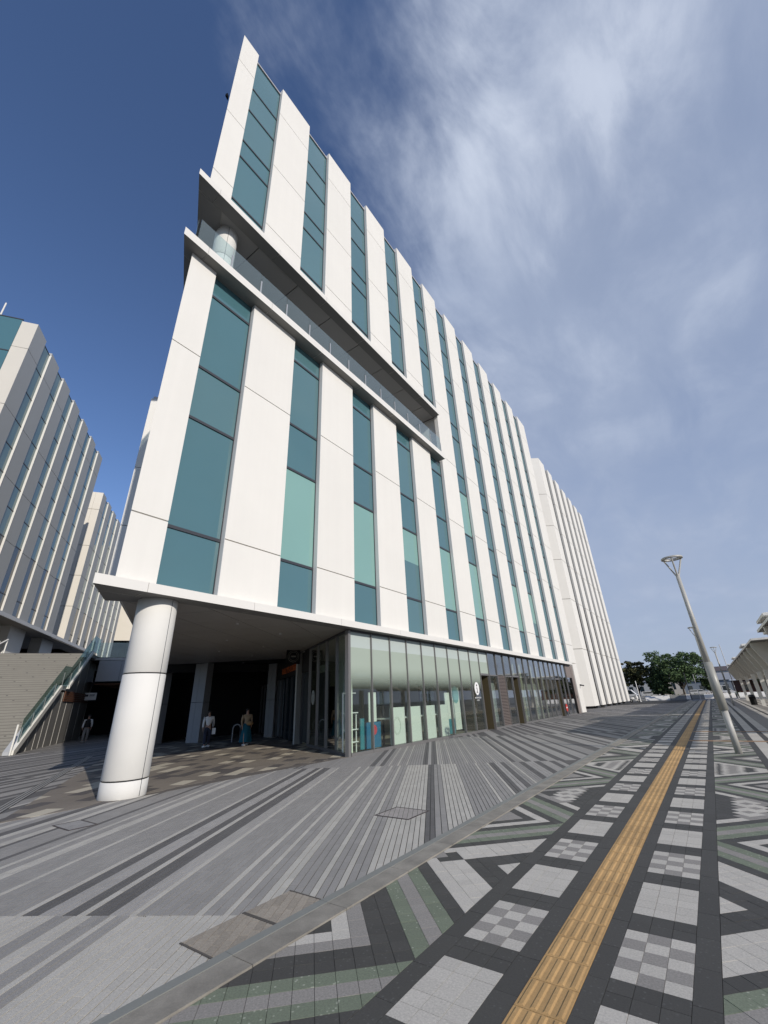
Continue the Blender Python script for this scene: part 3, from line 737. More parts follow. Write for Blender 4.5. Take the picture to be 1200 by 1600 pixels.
# glazing on the flank of the ground floor
FL = Face((-10.42, 12.2), D60, (-0.5, -0.866))
for j in range(4):
    a0, a1 = 0.06+1.36*j, 0.06+1.36*(j+1)
    fbox(FL, 'glass_pane', M['shop'], bld, a0+0.03, a1-0.03, -0.05, -0.03, 0.1, GT-0.04)
    fbox(FL, 'mullion', M['bronze'], bld, a1-0.03, a1+0.03, -0.1, 0.03, 0, GT)
    fbox(FL, 'base_rail', M['bronze'], bld, a0+0.03, a1-0.03, -0.09, 0.02, 0.0, 0.095)
    fbox(FL, 'head_rail', M['frame'], bld, a0+0.03, a1-0.03, -0.09, 0.015, GT-0.035, GT+0.035)
for j in range(11):
    a0, a1 = 5.55+1.25*j, 5.55+1.25*(j+1)
    fbox(FL, 'cafe_pane', M['pane_dark'], bld, a0+0.03, a1-0.03, -0.06, -0.03, 0.1, 3.1)
    fbox(FL, 'mullion', M['frame'], bld, a1-0.03, a1+0.03, -0.1, 0.03, 0, 3.15)
fbox(FL, 'cafe_fascia', mat('cafe_fascia', (0.02, 0.019, 0.018), 0.6), bld, 5.55, 19.3, -0.3, 0.0, 3.15, GT+0.05)
for q0, q1, z1 in ((0.75, 1.35, 4.05), (1.5, 2.05, 4.05), (2.1, 2.68, 4.05), (4.25, 5.4, 3.3)):
    fbox(FL, 'blind_board', mat('blind_board', (0.80, 0.82, 0.70), 0.8), bld, q0, q1, -0.42, -0.38, 0.02, z1)
fbox(FL, 'side_door', M['bronze'], bld, 2.82, 4.08, -0.2, -0.06, 0.1, 2.9)
# interior shell
mb = MB(); mb.prism([(-10.6, 12.4), (-10.6, 24.4), (-16.5, 24.4), (-16.5, 15.6)], 0.0, 0.006); mb.build('lobby_floor', mat('lobby_floor', (0.42, 0.38, 0.30), 0.4), bld)
mb = MB(); mb.prism([(-10.6, 24.4), (-10.6, 42.9), (-13.2, 42.9), (-13.2, 24.4)], 0.0, 0.006); mb.build('shop_floor', mat('shop_floor', (0.12, 0.115, 0.10), 0.4), bld)
mb = MB(); mb.box(-13.4, -13.25, 24.4, 42.95, 0, 4.1); mb.box(-16.6, -16.5, 15.4, 24.4, 0, 4.1); mb.box(-16.5, -10.75, 24.3, 24.4, 0, 4.1); mb.build('interior_wall', mat('interior_wall', (0.42, 0.43, 0.41), 0.8), bld)
mb = MB(); mb.prism([(-10.6, 12.45), (-10.6, 43), (-16.5, 43), (-16.5, 15.7)], 4.1, 4.16); mb.build('interior_ceiling', mat('interior_ceiling', (0.5, 0.5, 0.48), 0.8), bld)
mb = MB(); mb.box(-34, -16.7, 24.0, 47.0, 0, 4.3); mb.box(-16.8, -13.5, 24.45, 47.0, 0, 4.3); mb.box(-13.4, -10.75, 45.0, 47.2, 0, 4.3); mb.build('ground_floor_core', M['core'], bld)
curt = mat('curtain_cream', (0.60, 0.58, 0.44), 0.8)
for y0, w in ((30.6, .28), (31.9, .38), (34.4, .4), (35.7, .35), (36.9, .45), (38.0, .3)):
    cu = MB()
    for q in range(int(w/0.06)): cu.box(-10.98-(q % 2)*0.03, -10.95-(q % 2)*0.03, y0+q*0.06, y0+q*0.06+0.058, 0.05, 4.05)
    cu.build('curtain', curt, bld)
# passage walls and pillars deep under the prow
gp = mat('pillar_grey', (0.31, 0.31, 0.31), 0.6, var=0.04, scale=0.8)
FP = Face((-24.6, 15.1), (-0.5*-1, 0.866), (0.866, -0.5))
for px_, py_, w in ((-26.85, 13.85, 0.95), (-24.3, 14.98, 0.9), (-22.45, 18.8, 0.62), (-21.4, 18.95, 0.4)):
    fp_ = Face((px_, py_), (0.97, 0.24), (0.24, -0.97))
    for z0, z1 in ((0.0, 2.05), (2.07, 4.19)):
        fbox(fp_, 'pillar', gp, bld, -w/2, -w*0.08, -0.5, 0, z0, z1); fbox(fp_, 'pillar', gp, bld, -w*0.08+0.012, w/2, -0.5, 0, z0, z1)
mb = MB(); FP.box(mb, -3.5, 8, -0.45, -0.2, 3.75, 4.19); mb.build('portal_beam', M['core'], bld)
mb = MB(); FP.box(mb, -1.9, 9, -6.0, -5.8, 0, 4.2); mb.build('passage_dark_backing', M['black'], bld)  # added black sheet, closes the passage and stands in for its deep shade
mb = MB(); mb.prism([along((-26.3, 13.4), 0), along((-26.3, 13.4), 7), along((-26.6, 12.9), 7), along((-26.6, 12.9), 0)], 0, 4.2); mb.build('passage_side_wall', M['core'], bld)
# roof plant camera on the corner and CCTV
mb = MB(); mb.prism([(-10.42, 3.90), (-10.36, 3.80), (-10.46, 3.76), (-10.52, 3.93)], 27.05, 27.25); mb.build('corner_camera', M['black'], bld)
mb = MB(); FA.box(mb, 46.8, 46.95, 0.0, 0.12, 2.35, 2.5); mb.tube((-10.2, 46.9, 2.42), (-9.9, 46.6, 2.36), 0.06, 0.06, 10); mb.build('security_camera', M['frame'], bld)
# glass balcony railing on the slot
for k in range(13):
    a0, a1 = 3.85+1.33*k, 3.85+1.33*(k+1)-0.02
    pbox('railing_pane', M['rail'], bld, -10.04, -10.02, a0, a1, 16.325, 17.47)
    pbox('railing_post', M['steel'], bld, -10.015, -9.985, a1-0.02, a1+0.035, 16.325, 17.05)
mb = MB(); e0 = (-10.04, 3.74)
for k in range(5):
    p0, p1 = along(e0, 0.05+1.36*k), along(e0, 1.36*(k+1)-0.02); o_ = -N60*0.02
    m1 = MB(); m1.prism([p0, p1, (p1[0]+o_.x, p1[1]+o_.y), (p0[0]+o_.x, p0[1]+o_.y)], 16.33, 17.42); m1.build('railing_pane', M['rail'], bld)

# ------------------------------------------------------------------ signs on the glass
def ellipse(mb, F, a, b, z, ra, rz, th, n=32, m=0):
    i = len(mb.v)
    for q in (b, b+th):
        for k in range(n):
            t = 2*PI*k/n; p = F.at(a+ra*math.cos(t), q); mb.v.append((p[0], p[1], z+rz*math.sin(t)))
    for k in range(n):
        q = (k+1) % n; mb.f.append((i+k, i+q, i+n+q, i+n+k)); mb.mi.append(m)
    mb.f.append(tuple(i+k for k in range(n))); mb.mi.append(m); mb.f.append(tuple(i+n+k for k in range(n))); mb.mi.append(m)
sw = mat('sign_white', (0.80, 0.80, 0.78), 0.5)
t = thing('information_sign', (XG, 23.15, 1.2), 'white oval information sign stuck on the shop glass beside a doorway', 'sign')
mb = MB(); ellipse(mb, FG, 23.12, -0.028, 2.12, 0.30, 0.33, 0.004); mb.build('disc', sw, t)
mb = MB(); ellipse(mb, FG, 23.12, -0.0238, 2.28, 0.055, 0.055, 0.003, 16)
FG.box(mb, 23.05, 23.155, -0.0238, -0.0208, 2.13, 2.17); FG.box(mb, 23.09, 23.155, -0.0238, -0.0208, 1.95, 2.129); FG.box(mb, 23.03, 23.215, -0.0238, -0.0208, 1.91, 1.949); mb.build('letter_i', M['black'], t)
text_mesh('INFORMATION', 0.11, 0.001, ((0, 1, 0), (0, 0, 1)), (XG-0.026, 23.12, 1.62), sw, 'lettering', t)
text_mesh('CENTER', 0.09, 0.001, ((0, 1, 0), (0, 0, 1)), (XG-0.026, 23.12, 1.50), sw, 'lettering', t)
t = thing('flank_information_sign', (*FL.at(4.85, 0), 1.3), 'frosted oval information sign on the side glass near the cafe', 'sign')
mb = MB(); ellipse(mb, FL, 4.85, -0.028, 1.95, 0.26, 0.30, 0.004); mb.build('disc', mat('frost', (0.42, 0.45, 0.42), 0.7), t)
mb = MB(); ellipse(mb, FL, 4.85, -0.0238, 2.1, 0.05, 0.05, 0.003, 16); FL.box(mb, 4.82, 4.88, -0.0238, -0.0208, 1.76, 2.0); mb.build('letter_i', M['frame'], t)
t = thing('cafe_lettering', (*FL.at(9.7, 0.05), 3.35), 'dim orange cafe name in big letters over the dark shopfront', 'sign')
orange = mat('letter_orange', (0.42, 0.10, 0.03), 0.5, emit=0.02)
text_mesh("TULLY'S COFFEE", 0.46, 0.02, ((0.866, -0.5, 0), (0, 0, 1)), (*FL.at(9.7, 0.06), 3.37), orange, 'lettering', t, sx=1.25)
t = thing('hanging_sign', (*FL.at(6.7, 0.1), 3.6), 'round dark cafe sign hanging at the corner of the shopfront', 'sign')
F2 = Face(FL.at(6.7, 0.55), (-0.5, -0.866), (0.866, -0.5))
mb = MB(); F2.box(mb, -0.34, 0.34, -0.05, 0.05, 3.55, 4.2); mb.build('board', M['black'], t)
for r in (0.27, 0.20):
    mb = MB(); n = 28
    for k in range(n):
        a, b = 2*PI*k/n, 2*PI*(k+1)/n
        q = [F2.at(r*math.cos(a), 0.056), F2.at(r*math.cos(b), 0.056)]
        mb.tube((*q[0], 3.9+r*math.sin(a)), (*q[1], 3.9+r*math.sin(b)), 0.008, n=5)
    mb.build('ring', mat('sign_ring', (0.35, 0.34, 0.31), 0.5), t)
mb = MB(); F2.box(mb, -0.12, 0.12, 0.052, 0.06, 3.86, 3.93); mb.build('emblem', mat('emblem_grey', (0.3, 0.29, 0.26), 0.5), t)
t = thing('no_entry_sticker', (XG+0.02, 40.6, 0.3), 'small red round notice low on the far end of the glass', 'sign')
mb = MB(); ellipse(mb, FG, 40.75, 0.035, 0.62, 0.30, 0.30, 0.01); mb.build('disc', mat('sign_red', (0.55, 0.045, 0.03), 0.5), t)
mb = MB(); FG.box(mb, 40.6, 40.9, 0.0455, 0.05, 0.58, 0.68); mb.build('bar', sw, t)
mb = MB(); FG.box(mb, 40.6, 40.9, 0.0, 0.03, 0.0, 0.36); mb.build('stand', M['frame'], t)

# ------------------------------------------------------------------ inside the information centre
cw = mat('counter_white', (0.72, 0.75, 0.68), 0.6); cblue = mat('panel_blue', (0.035, 0.16, 0.28), 0.5); cteal = mat('panel_teal', (0.05, 0.22, 0.26), 0.5)
t = thing('reception_counter', (-10.9, 17.5, 0), 'long pale green white counter right behind the shop glass', 'counter')
for k in range(4):
    a = 14.98+1.27*k; pbox('front_panel', cw, t, -10.60, -10.56, a-0.08, a+0.93, 0.1, 1.42); pbox('end_panel', M['alu'], t, -10.75, -10.6, a+0.935, a+1.03, 0.1, 1.42)
pbox('worktop', cw, t, -11.3, -10.62, 14.95, 20.0, 1.0, 1.05)
mb = MB()
for r in (0.32, 0.27):
    for k in range(24):
        a, b = 2*PI*k/24, 2*PI*(k+1)/24; mb.tube((-10.558, 15.35+r*0.8*math.cos(a), 0.75+r*math.sin(a)), (-10.558, 15.35+r*0.8*math.cos(b), 0.75+r*math.sin(b)), 0.006, n=4)
mb.build('oval_outline', mat('outline_green', (0.36, 0.42, 0.36), 0.6), t)
for (a0, a1, z0, z1, l) in ((15.4, 16.5, 1.5, 2.1, 'dark wide screen over the left of the white counter'), (18.9, 20.3, 1.6, 2.3, 'dark wide screen above the right end of the counter')):
    t = thing('wall_screen', (-11.6, (a0+a1)/2, z0), l, 'screen')
    mb = MB(); mb.box(-11.65, -11.58, a0, a1, z0, z1); mb.build('bezel', M['black'], t); mb = MB(); mb.box(-11.579, -11.572, a0+.04, a1-.04, z0+.04, z1-.04); mb.build('display', M['pane_dark'], t)
    mb = MB(); mb.box(-11.7, -11.66, (a0+a1)/2-.05, (a0+a1)/2+.05, 0.0, z1); mb.build('post', M['frame'], t)
t = thing('poster_stand', (-10.9, 14.0, 0), 'blue and white poster stand behind the second pane of glass', 'poster')
pbox('lower_board', cblue, t, -10.93, -10.88, 13.75, 14.68, 0.08, 0.95); pbox('upper_board', cw, t, -10.94, -10.90, 13.98, 14.45, 0.96, 2.0)
mb = MB(); ellipse(mb, Face((-10.88, 0), (0, 1), (1, 0)), 14.28, 0.002, 0.68, 0.15, 0.17, 0.004); mb.build('badge', mat('badge_red', (0.55, 0.08, 0.1), 0.5), t)
pbox('side_board', cteal, t, -10.98, -10.94, 13.5, 13.74, 0.08, 1.1)
t = thing('brochure_rack', (-10.95, 12.95, 0), 'white metal brochure rack standing in the glass corner', 'rack')
for a in (12.55, 12.95, 13.3): pbox('post', sw, t, -11.02, -10.99, a, a+0.03, 0.01, 2.0 if a < 13 else 1.3)
for z in (0.35, 0.75, 1.3): pbox('shelf', sw, t, -11.04, -10.9, 12.6, 13.32, z, z+0.03)
pbox('top_rail', sw, t, -11.02, -10.99, 12.58, 13.3, 1.97, 2.0)
t = thing('teal_display_panel', (-10.9, 20.9, 0), 'white and teal display board at the right of the counter', 'display board')
pbox('board', cw, t, -10.95, -10.9, 20.1, 20.95, 0.1, 1.95); pbox('teal_base', cteal, t, -10.89, -10.87, 20.1, 20.95, 0.1, 0.75)
t = thing('round_poster_board', (-11.1, 21.8, 0), 'pale board with teal disc beside the information sign', 'display board')
pbox('board', cw, t, -11.15, -11.1, 21.3, 22.15, 0.2, 2.2)
mb = MB(); ellipse(mb, Face((-11.1, 0), (0, 1), (1, 0)), 21.72, 0.003, 1.85, 0.38, 0.42, 0.004); mb.build('disc', mat('disc_teal', (0.22, 0.42, 0.42), 0.5), t)
t = thing('dark_cabinet', (-12.5, 13.9, 0), 'black cabinet inside the glass corner', 'cabinet')
pbox('carcass', M['black'], t, -12.9, -12.3, 13.75, 14.5, 0.0, 2.3); pbox('door', M['frame'], t, -12.29, -12.27, 13.8, 14.45, 0.1, 2.2)

# ------------------------------------------------------------------ second white block behind (finned)
b2 = thing('finned_wing', (-14, 70, 0), 'farther white wing with narrow vertical fins and dark slots', 'building')
FW = Face((-11.6, 58.2), (0, 1), (1, 0))
J2 = [0.25, 6.75, 13.0, 18.4, 23.4, 28.4, 34.6]
fins = [(0.0, 2.65)]+[(4.5+4.3*k, 6.9+4.3*k) for k in range(6)]
for a0, a1 in fins:
    for z0, z1 in zip(J2[:-1], J2[1:]): fbox(FW, 'wall_panel', M['white'], b2, a0, a1, -0.9, 0, z0+0.03, z1-0.03)
mb = MB(); FW.box(mb, 0.3, 30, -14, -0.95, 0, 34.0); mb.build('structure_core', M['core'], b2)
for (a0, a1), (c0, c1) in zip(fins[:-1], fins[1:]):
    fr = MB(); FW.box(fr, a1+0.02, c0-0.02, -0.50, -0.24, 0.0, 34.3); o = fr.build('slot_window', M['frame'], b2)
    for z0, z1 in zip([0.1]+J2[1:-1], J2[1:-1]+[34.2]): fbox(FW, 'pane', M['pane_dark'] if z0 > 12 else M['black'], o, a1+0.08, c0-0.08, -0.235, -0.21, z0+0.08, z1-0.08)
FR2 = Face((-11.6, 58.2), (-0.82, -0.57), (0.57, -0.82))
for q0, q1 in ((0.0, 1.35), (1.38, 4.5)):
    for z0, z1 in zip(J2[:-1], J2[1:]): fbox(FR2, 'return_panel', M['white'], b2, q0+0.004, q1, -0.3, -0.004, z0+0.03, z1-0.03)
mb = MB(); FR2.box(mb, 0.1, 5, -2, -0.31, 0, 34.3); mb.build('return_core', M['core'], b2)

# ------------------------------------------------------------------ left building (two blocks), grey side grazed by the sun
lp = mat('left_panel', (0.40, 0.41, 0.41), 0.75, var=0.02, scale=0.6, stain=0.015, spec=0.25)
DL, NL = (-0.8243, 0.5662), (0.5662, 0.8243)
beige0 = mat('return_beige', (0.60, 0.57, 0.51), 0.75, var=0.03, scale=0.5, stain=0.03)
LB = thing('left_office_block', (-45, 9, 10), 'grey shaded office block over the stairs with bright lit window reveals', 'building')
FB = Face((-39.735, 4.065), DL, NL)
JL = [10.25, 15.7, 20.15, 24.75, 30.7, 33.65]; LP = 3.55; LW = 2.0
def lwin(F, par, a0, a1, zs, seed):
    rr = random.Random(seed)
    fr = MB()
    for z in zs: F.box(fr, a0+0.01, a1-0.01, -0.30, -0.105, z-0.04, z+0.04)
    F.box(fr, a0+0.01, a0+0.05, -0.30, -0.08, zs[0], zs[-1])
    ob = fr.build('window', M['frame'], par, (*F.at((a0+a1)/2, -0.3), zs[0]))
    for k in range(len(zs)-1):
        fbox(F, 'pane', M['pane2'] if zs[k] > 15 else (M['pane_dark'] if zs[k] < 14 or rr.random() < .3 else M['pane']), ob, a0+0.06, a1-0.05, -0.26, -0.13, zs[k]+0.06, zs[k+1]-0.06)  # lower panes darker: their dark reflection is set in the glass colour
    rv = MB(); F.box(rv, a1-0.045, a1-0.005, -0.31, 0.035, zs[0], zs[-1]); rv.build('reveal_trim', M['white'], ob)
for i in range(-1, 7):
    a0 = 0.0 if i == 0 else LP*i
    a1 = LP*i+LW
    if i >= 0:
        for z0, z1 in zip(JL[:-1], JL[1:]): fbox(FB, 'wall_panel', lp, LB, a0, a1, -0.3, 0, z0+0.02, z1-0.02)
    if 0 <= i < 6:
        lwin(FB, LB, a1, LP*(i+1), [10.3, 11.7, 15.9, 18.3, 20.3, 22.6, 24.9, 27.8, 30.6, 33.3], i)
# towards the camera: near end return and glazed stair head at the frame edge
RETW = 1.19
FRN = Face((-39.735, 4.065), (-0.5662, -0.8243), (0.8243, -0.5662))
for z0, z1 in zip(JL[:-1], JL[1:]): fbox(FRN, 'return_panel', beige0, LB, 0.004, RETW, -0.3, 0.006, z0+0.02, z1-0.02)
for k, (z0, z1) in enumerate(((10.3, 14.3), (14.3, 18.3), (18.3, 22.3), (22.3, 26.3), (26.3, 30.2), (30.2, 33.9))):
    for q in range(3): fbox(FRN, 'glass_pane', M['pane'], LB, RETW+.07+q*2.2, RETW+2.2+q*2.2, -0.14, -0.08, z0+0.06, z1-0.06)
    mb = MB(); FRN.box(mb, RETW+.01, 8.4, -0.15, -0.05, z1-0.05, z1+0.05); mb.build('transom', M['frame'], LB)
mb = MB(); mb.tube((*FRN.at(3.2, -0.6), 34.0), (*FRN.at(3.2, -0.6), 35.9), 0.06); mb.build('roof_mast', M['white'], LB)
core = MB(); FB.box(core, 0.3, 23.3, -9, -0.31, 10.3, 33.3); core.build('structure_core', M['core'], LB)
mb = MB(); FB.box(mb, -0.05, 23.7, -9, -0.02, 9.95, 10.2); FB.box(mb, 23.7, 41, -9, -0.3, 9.95, 10.2); mb.build('soffit', mat('left_soffit', (0.28, 0.26, 0.24), 0.7), LB)
mb = MB(); FB.box(mb, -0.1, 40, -0.02, 0.10, 9.90, 10.24); mb.build('edge_beam', M['alu'], LB)
for a, b in ((16.2, -1.2), (24.6, -1.2)):
    fbox(FB, 'pillar', M['white_soil'], LB, a, a+3.6, b-1.1, b, 5.9, 9.95)
mb = MB(); FB.box(mb, -3, 40, -8.6, -8.4, 5.9, 9.95); mb.build('recess_wall', M['black'], LB)
# farther block
LC = thing('far_left_office_block', (-62, 22, 10), 'farther grey office block with a sunlit beige end wall', 'building')
fac = (33.65-1.6)/(30.4-1.6)
c0 = Vector(FB.at(27.35, 0))*fac
FCk = Face(c0, DL, NL)
RC = Face(c0, (-0.5662, -0.8243), (0.8243, -0.5662))
beige = mat('beige_end', (0.70, 0.65, 0.56), 0.75, var=0.03, scale=0.5)
JF = [10.3, 15.7, 20.15, 24.75, 30.7, 33.65]
for z0, z1 in zip(JF[:-1], JF[1:]):
    for q0, q1 in ((0.004, 1.0), (1.02, 3.2)): fbox(RC, 'return_panel', beige, LC, q0, q1, -0.3, 0.006, z0+0.03, z1-0.03)
for i in range(0, 8):
    a0, a1 = LP*i, LP*i+LW
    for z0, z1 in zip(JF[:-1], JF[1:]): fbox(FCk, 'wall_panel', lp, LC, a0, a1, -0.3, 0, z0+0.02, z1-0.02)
    if i < 7: lwin(FCk, LC, a1, LP*(i+1), [10.4, 12.2, 15.9, 18.3, 20.3, 22.6, 24.9, 27.8, 30.6, 33.3], 20+i)
mb = MB(); FCk.box(mb, 0.3, 27, -9, -0.31, 10.3, 33.3); mb.build('structure_core', M['core'], LC)
for k in range(5): fbox(FCk, 'pillar', M['white_soil'], LC, 4+5*k, 5+5*k, -2, -1, 5.9, 10.3)
mb = MB(); FCk.box(mb, 0, 27, -9, -0.2, 9.95, 10.28); mb.build('soffit', M['soffit'], LC)
# low beige block closing the gap at the end of the lane
t = thing('beige_end_building', (-100, 38, 0), 'plain beige building closing the gap behind the column', 'building')
FE = Face((-98, 38.5), (-0.5662, -0.8243), (0.8243, -0.5662))
for q in range(3): fbox(FE, 'wall_panel', beige, t, -12+8*q, -12+8*q+7.97, -5, 0, 15.6, 36)
mb = MB(); FE.box(mb, -12, 12, -4.9, -0.6, 9, 15.59); mb.build('window_band', M['pane_dark'], t)
mb = MB(); FE.box(mb, -12, 12, -5, 0, 0, 9); mb.build('base_wall', M['core'], t)

# ------------------------------------------------------------------ stairs, wall, deck on the left
SD = Vector((-0.848, 0.53)).normalized(); SN = Vector((SD.y, -SD.x))          # SN points towards the plaza side (right of climb)
ST_ = thing('grand_staircase', (-28.6, 8.2, 0), 'wide pale stone staircase climbing left with glass balustrade', 'staircase')
FS = Face((-28.6, 8.19), SD, SN)
stone = mat('step_stone', (0.215, 0.205, 0.18), 0.85, var=0.06, scale=2, island=0.04, stain=0.06)
n_st = 40; rise = 6.0/n_st; run = 11.3/n_st
for k in range(n_st):
    a = 0.1+k*run
    fbox(FS, 'step', stone, ST_, a, a+run+0.35, -16, -0.45, k*rise-0.02 if k else -0.1, (k+1)*rise-0.004)
mb = MB()
for k in range(1, n_st, 2):
    for q in range(9):
        a = 0.1+k*run; b = -15.2+q*1.7+(k*0.37) % 1.3
        FS.box(mb, a-0.006, a+0.012, b, b+0.10, (k+1)*rise-0.10, (k+1)*rise-0.06)
mb.build('step_speck', mat('step_speck', (0.09, 0.085, 0.08), 0.6), ST_, kind='stuff')  # small dark specks at the step joints, no lamps
mb = MB()
for k in range(n_st):
    a = 0.1+k*run; FS.box(mb, a-0.0035, a+0.01, -15.98, -0.47, (k+1)*rise-0.034, (k+1)*rise-0.012)
mb.build('nosing_shade_joint', mat('nosing_shade_joint', (0.13, 0.122, 0.108), 0.9), ST_, kind='stuff')  # dark strips stand in for nosing shadow and joint under each tread
def ramp(F, mb, pts, b0, b1, m=0):
    """extrude an (a,z) outline across b"""
    i = len(mb.v); n = len(pts)
    for b in (b0, b1):
        for a, z in pts: p = F.at(a, b); mb.v.append((p[0], p[1], z))
    for k in range(n):
        q = (k+1) % n; mb.f.append((i+k, i+q, i+n+q, i+n+k)); mb.mi.append(m)
    mb.f.append(tuple(i+k for k in range(n))[::-1]); mb.mi.append(m); mb.f.append(tuple(i+n+k for k in range(n))); mb.mi.append(m)
stw = mat('stringer_white', (0.74, 0.72, 0.66), 0.5)
for pts in (((0, 0.0), (0.32, 0.0), (5.5, 3.2), (5.5, 3.42), (5.3, 3.42), (0, 0.2)), ((7.1, 3.3), (11.5, 6.0), (11.5, 6.22), (7.1, 3.52))):
    mb = MB(); ramp(FS, mb, pts, -0.18, 0.0); mb.build('stringer', stw, ST_)
mb = MB(); ramp(FS, mb, ((0, 0), (0.4, 0), (5.5, 3.2), (7.1, 3.2), (11.6, 5.9), (11.6, 6.0), (7.0, 3.45), (5.4, 3.45), (0, 0.15)), -0.44, -0.19); mb.build('stair_edge', M['grey_panel'], ST_)
seg = [((0.5, 0.45), (1.6, 1.1)), ((1.62, 1.12), (2.9, 1.9)), ((2.92, 1.92), (4.2, 2.7)), ((4.22, 2.72), (5.4, 3.42)), ((5.42, 3.44), (7.0, 3.5)), ((7.02, 3.54), (8.5, 4.42)), ((8.52, 4.44), (10.0, 5.34)), ((10.02, 5.36), (11.4, 6.2)), ((11.42, 6.2), (13.6, 6.2))]
for (a0, z0), (a1, z1) in seg:
    mb = MB(); ramp(FS, mb, ((a0, z0), (a1, z1), (a1, z1+1.15), (a0, z0+1.15)), -0.12, -0.10); mb.build('balustrade_pane', M['balus'], ST_)
    mb = MB(); mb.tube((*FS.at(a0+0.05, -0.07), z0-0.2), (*FS.at(a0+0.05, -0.07), z0+0.75), 0.02, n=6); mb.build('balustrade_post', M['steel'], ST_)
mb = MB(); mb.tube((*FS.at(-0.12, -0.1), 0.0), (*FS.at(-0.12, -0.1), 1.35), 0.045, n=8); mb.build('end_post', stw, ST_)
# second rail up the middle of the stairs, at the frame edge
mb = MB()
for a, z in ((10.0, 5.2), (11.2, 5.8), (12.5, 6.0)): mb.tube((*FS.at(a, -6.0), z), (*FS.at(a, -6.0), z+1.05), 0.045, n=8)
mb.tube((*FS.at(9.6, -6.0), 6.0), (*FS.at(12.55, -6.0), 7.15), 0.05, n=8); mb.build('handrail', stw, ST_)
mb = MB(); FS.box(mb, 11.45, 26, -18, -0.0, 5.7, 5.985); mb.build('upper_terrace', stone, ST_)
# panelled wall under the stairs
wl = thing('stair_side_wall', (-33, 11, 0), 'dark panelled wall under the staircase with thin pale seams', 'wall')
wm = mat('wall_panel_grey', (0.20, 0.19, 0.175), 0.6, var=0.05, scale=1.2)
ed = [0.45, 1.5, 2.53, 3.57, 4.52, 5.53, 7.0, 8.39, 10.2, 12.2, 14.5]
def under(a): return 0.61*a-0.28 if a < 5.5 else 3.1 if a < 7.1 else min(3.05+0.61*(a-7.1), 5.6)
for a0, a1 in zip(ed[:-1], ed[1:]):
    mb = MB(); ramp(FS, mb, ((a0+.02, 0), (a1-.02, 0), (a1-.02, max(under(a1), .02)), (a0+.02, max(under(a0), .01))), -0.6, -0.25); mb.build('wall_panel', wm, wl)
    mb = MB(); FS.box(mb, a1-0.018, a1+0.018, -0.3, -0.24, 0, max(under(a1)-0.02, .05)); mb.build('seam_trim', stw, wl)
wood = mat('wood_slat', (0.15, 0.062, 0.032), 0.6, island=0.15)
for k in range(5): fbox(FS, 'wood_slat', wood, wl, 7.3, 14.3, -0.245, -0.20, 2.55+k*0.13, 2.55+k*0.13+0.10)
# deck over the lane
dk = thing('footbridge_deck', (-42, 20, 4), 'grey panelled footbridge deck with glass railing behind the column', 'footbridge')
FD = Face(FS.at(12.6, 0), SN, -SD)
# FD runs across the lane (towards the main block), outward normal points back down the stairs
for k in range(6): fbox(FD, 'deck_panel', M['grey_panel'], dk, 0.3+1.6*k, 0.3+1.6*k+1.58, -0.3, 0, 4.05, 5.62)
fbox(FD, 'deck_edge', M['alu'], dk, -0.3, 12, -0.32, 0.03, 5.64, 5.8)
mb = MB(); FD.box(mb, -0.3, 12, -6, -0.31, 5.5, 5.9); FD.box(mb, -0.3, 12, -9, -0.31, 3.95, 4.05, 0); mb.build('deck_slab', M['core'], dk)
for k in range(7): fbox(FD, 'railing_pane', M['rail'], dk, 0.0+1.5*k, 1.47+1.5*k, -0.05, -0.03, 5.82, 7.0)
for k in range(26):
    off = (k*0.9) % 2.2
    fbox(FD, 'wood_slat', wood, dk, 0.2+off, 3.6+off*1.5, -0.6-k*0.32, -0.46-k*0.32, 3.82, 3.92)
fbox(FD, 'lane_dark_backing', M['black'], dk, -6, 12, -9.3, -9.0, 0, 5.5)  # added black sheet closing the lane, its colour stands in for shade
t = thing('lane_sign', (*FD.at(0.5, -0.4), 2.9), 'small white hanging sign at the mouth of the lane', 'sign')
fbox(FD, 'board', sw, t, -0.35, 0.55, -0.5, -0.46, 2.72, 3.25)
mb = MB(); FD.box(mb, 0.08, 0.10, -0.49, -0.47, 3.25, 4.0); mb.build('hanger', M['frame'], t)
mb = MB(); FD.box(mb, -0.22, 0.0, -0.459, -0.455, 2.98, 3.13); FD.box(mb, 0.06, 0.42, -0.459, -0.455, 3.0, 3.04); FD.box(mb, 0.06, 0.42, -0.459, -0.455, 3.08, 3.12); mb.build('print', M['frame'], t)

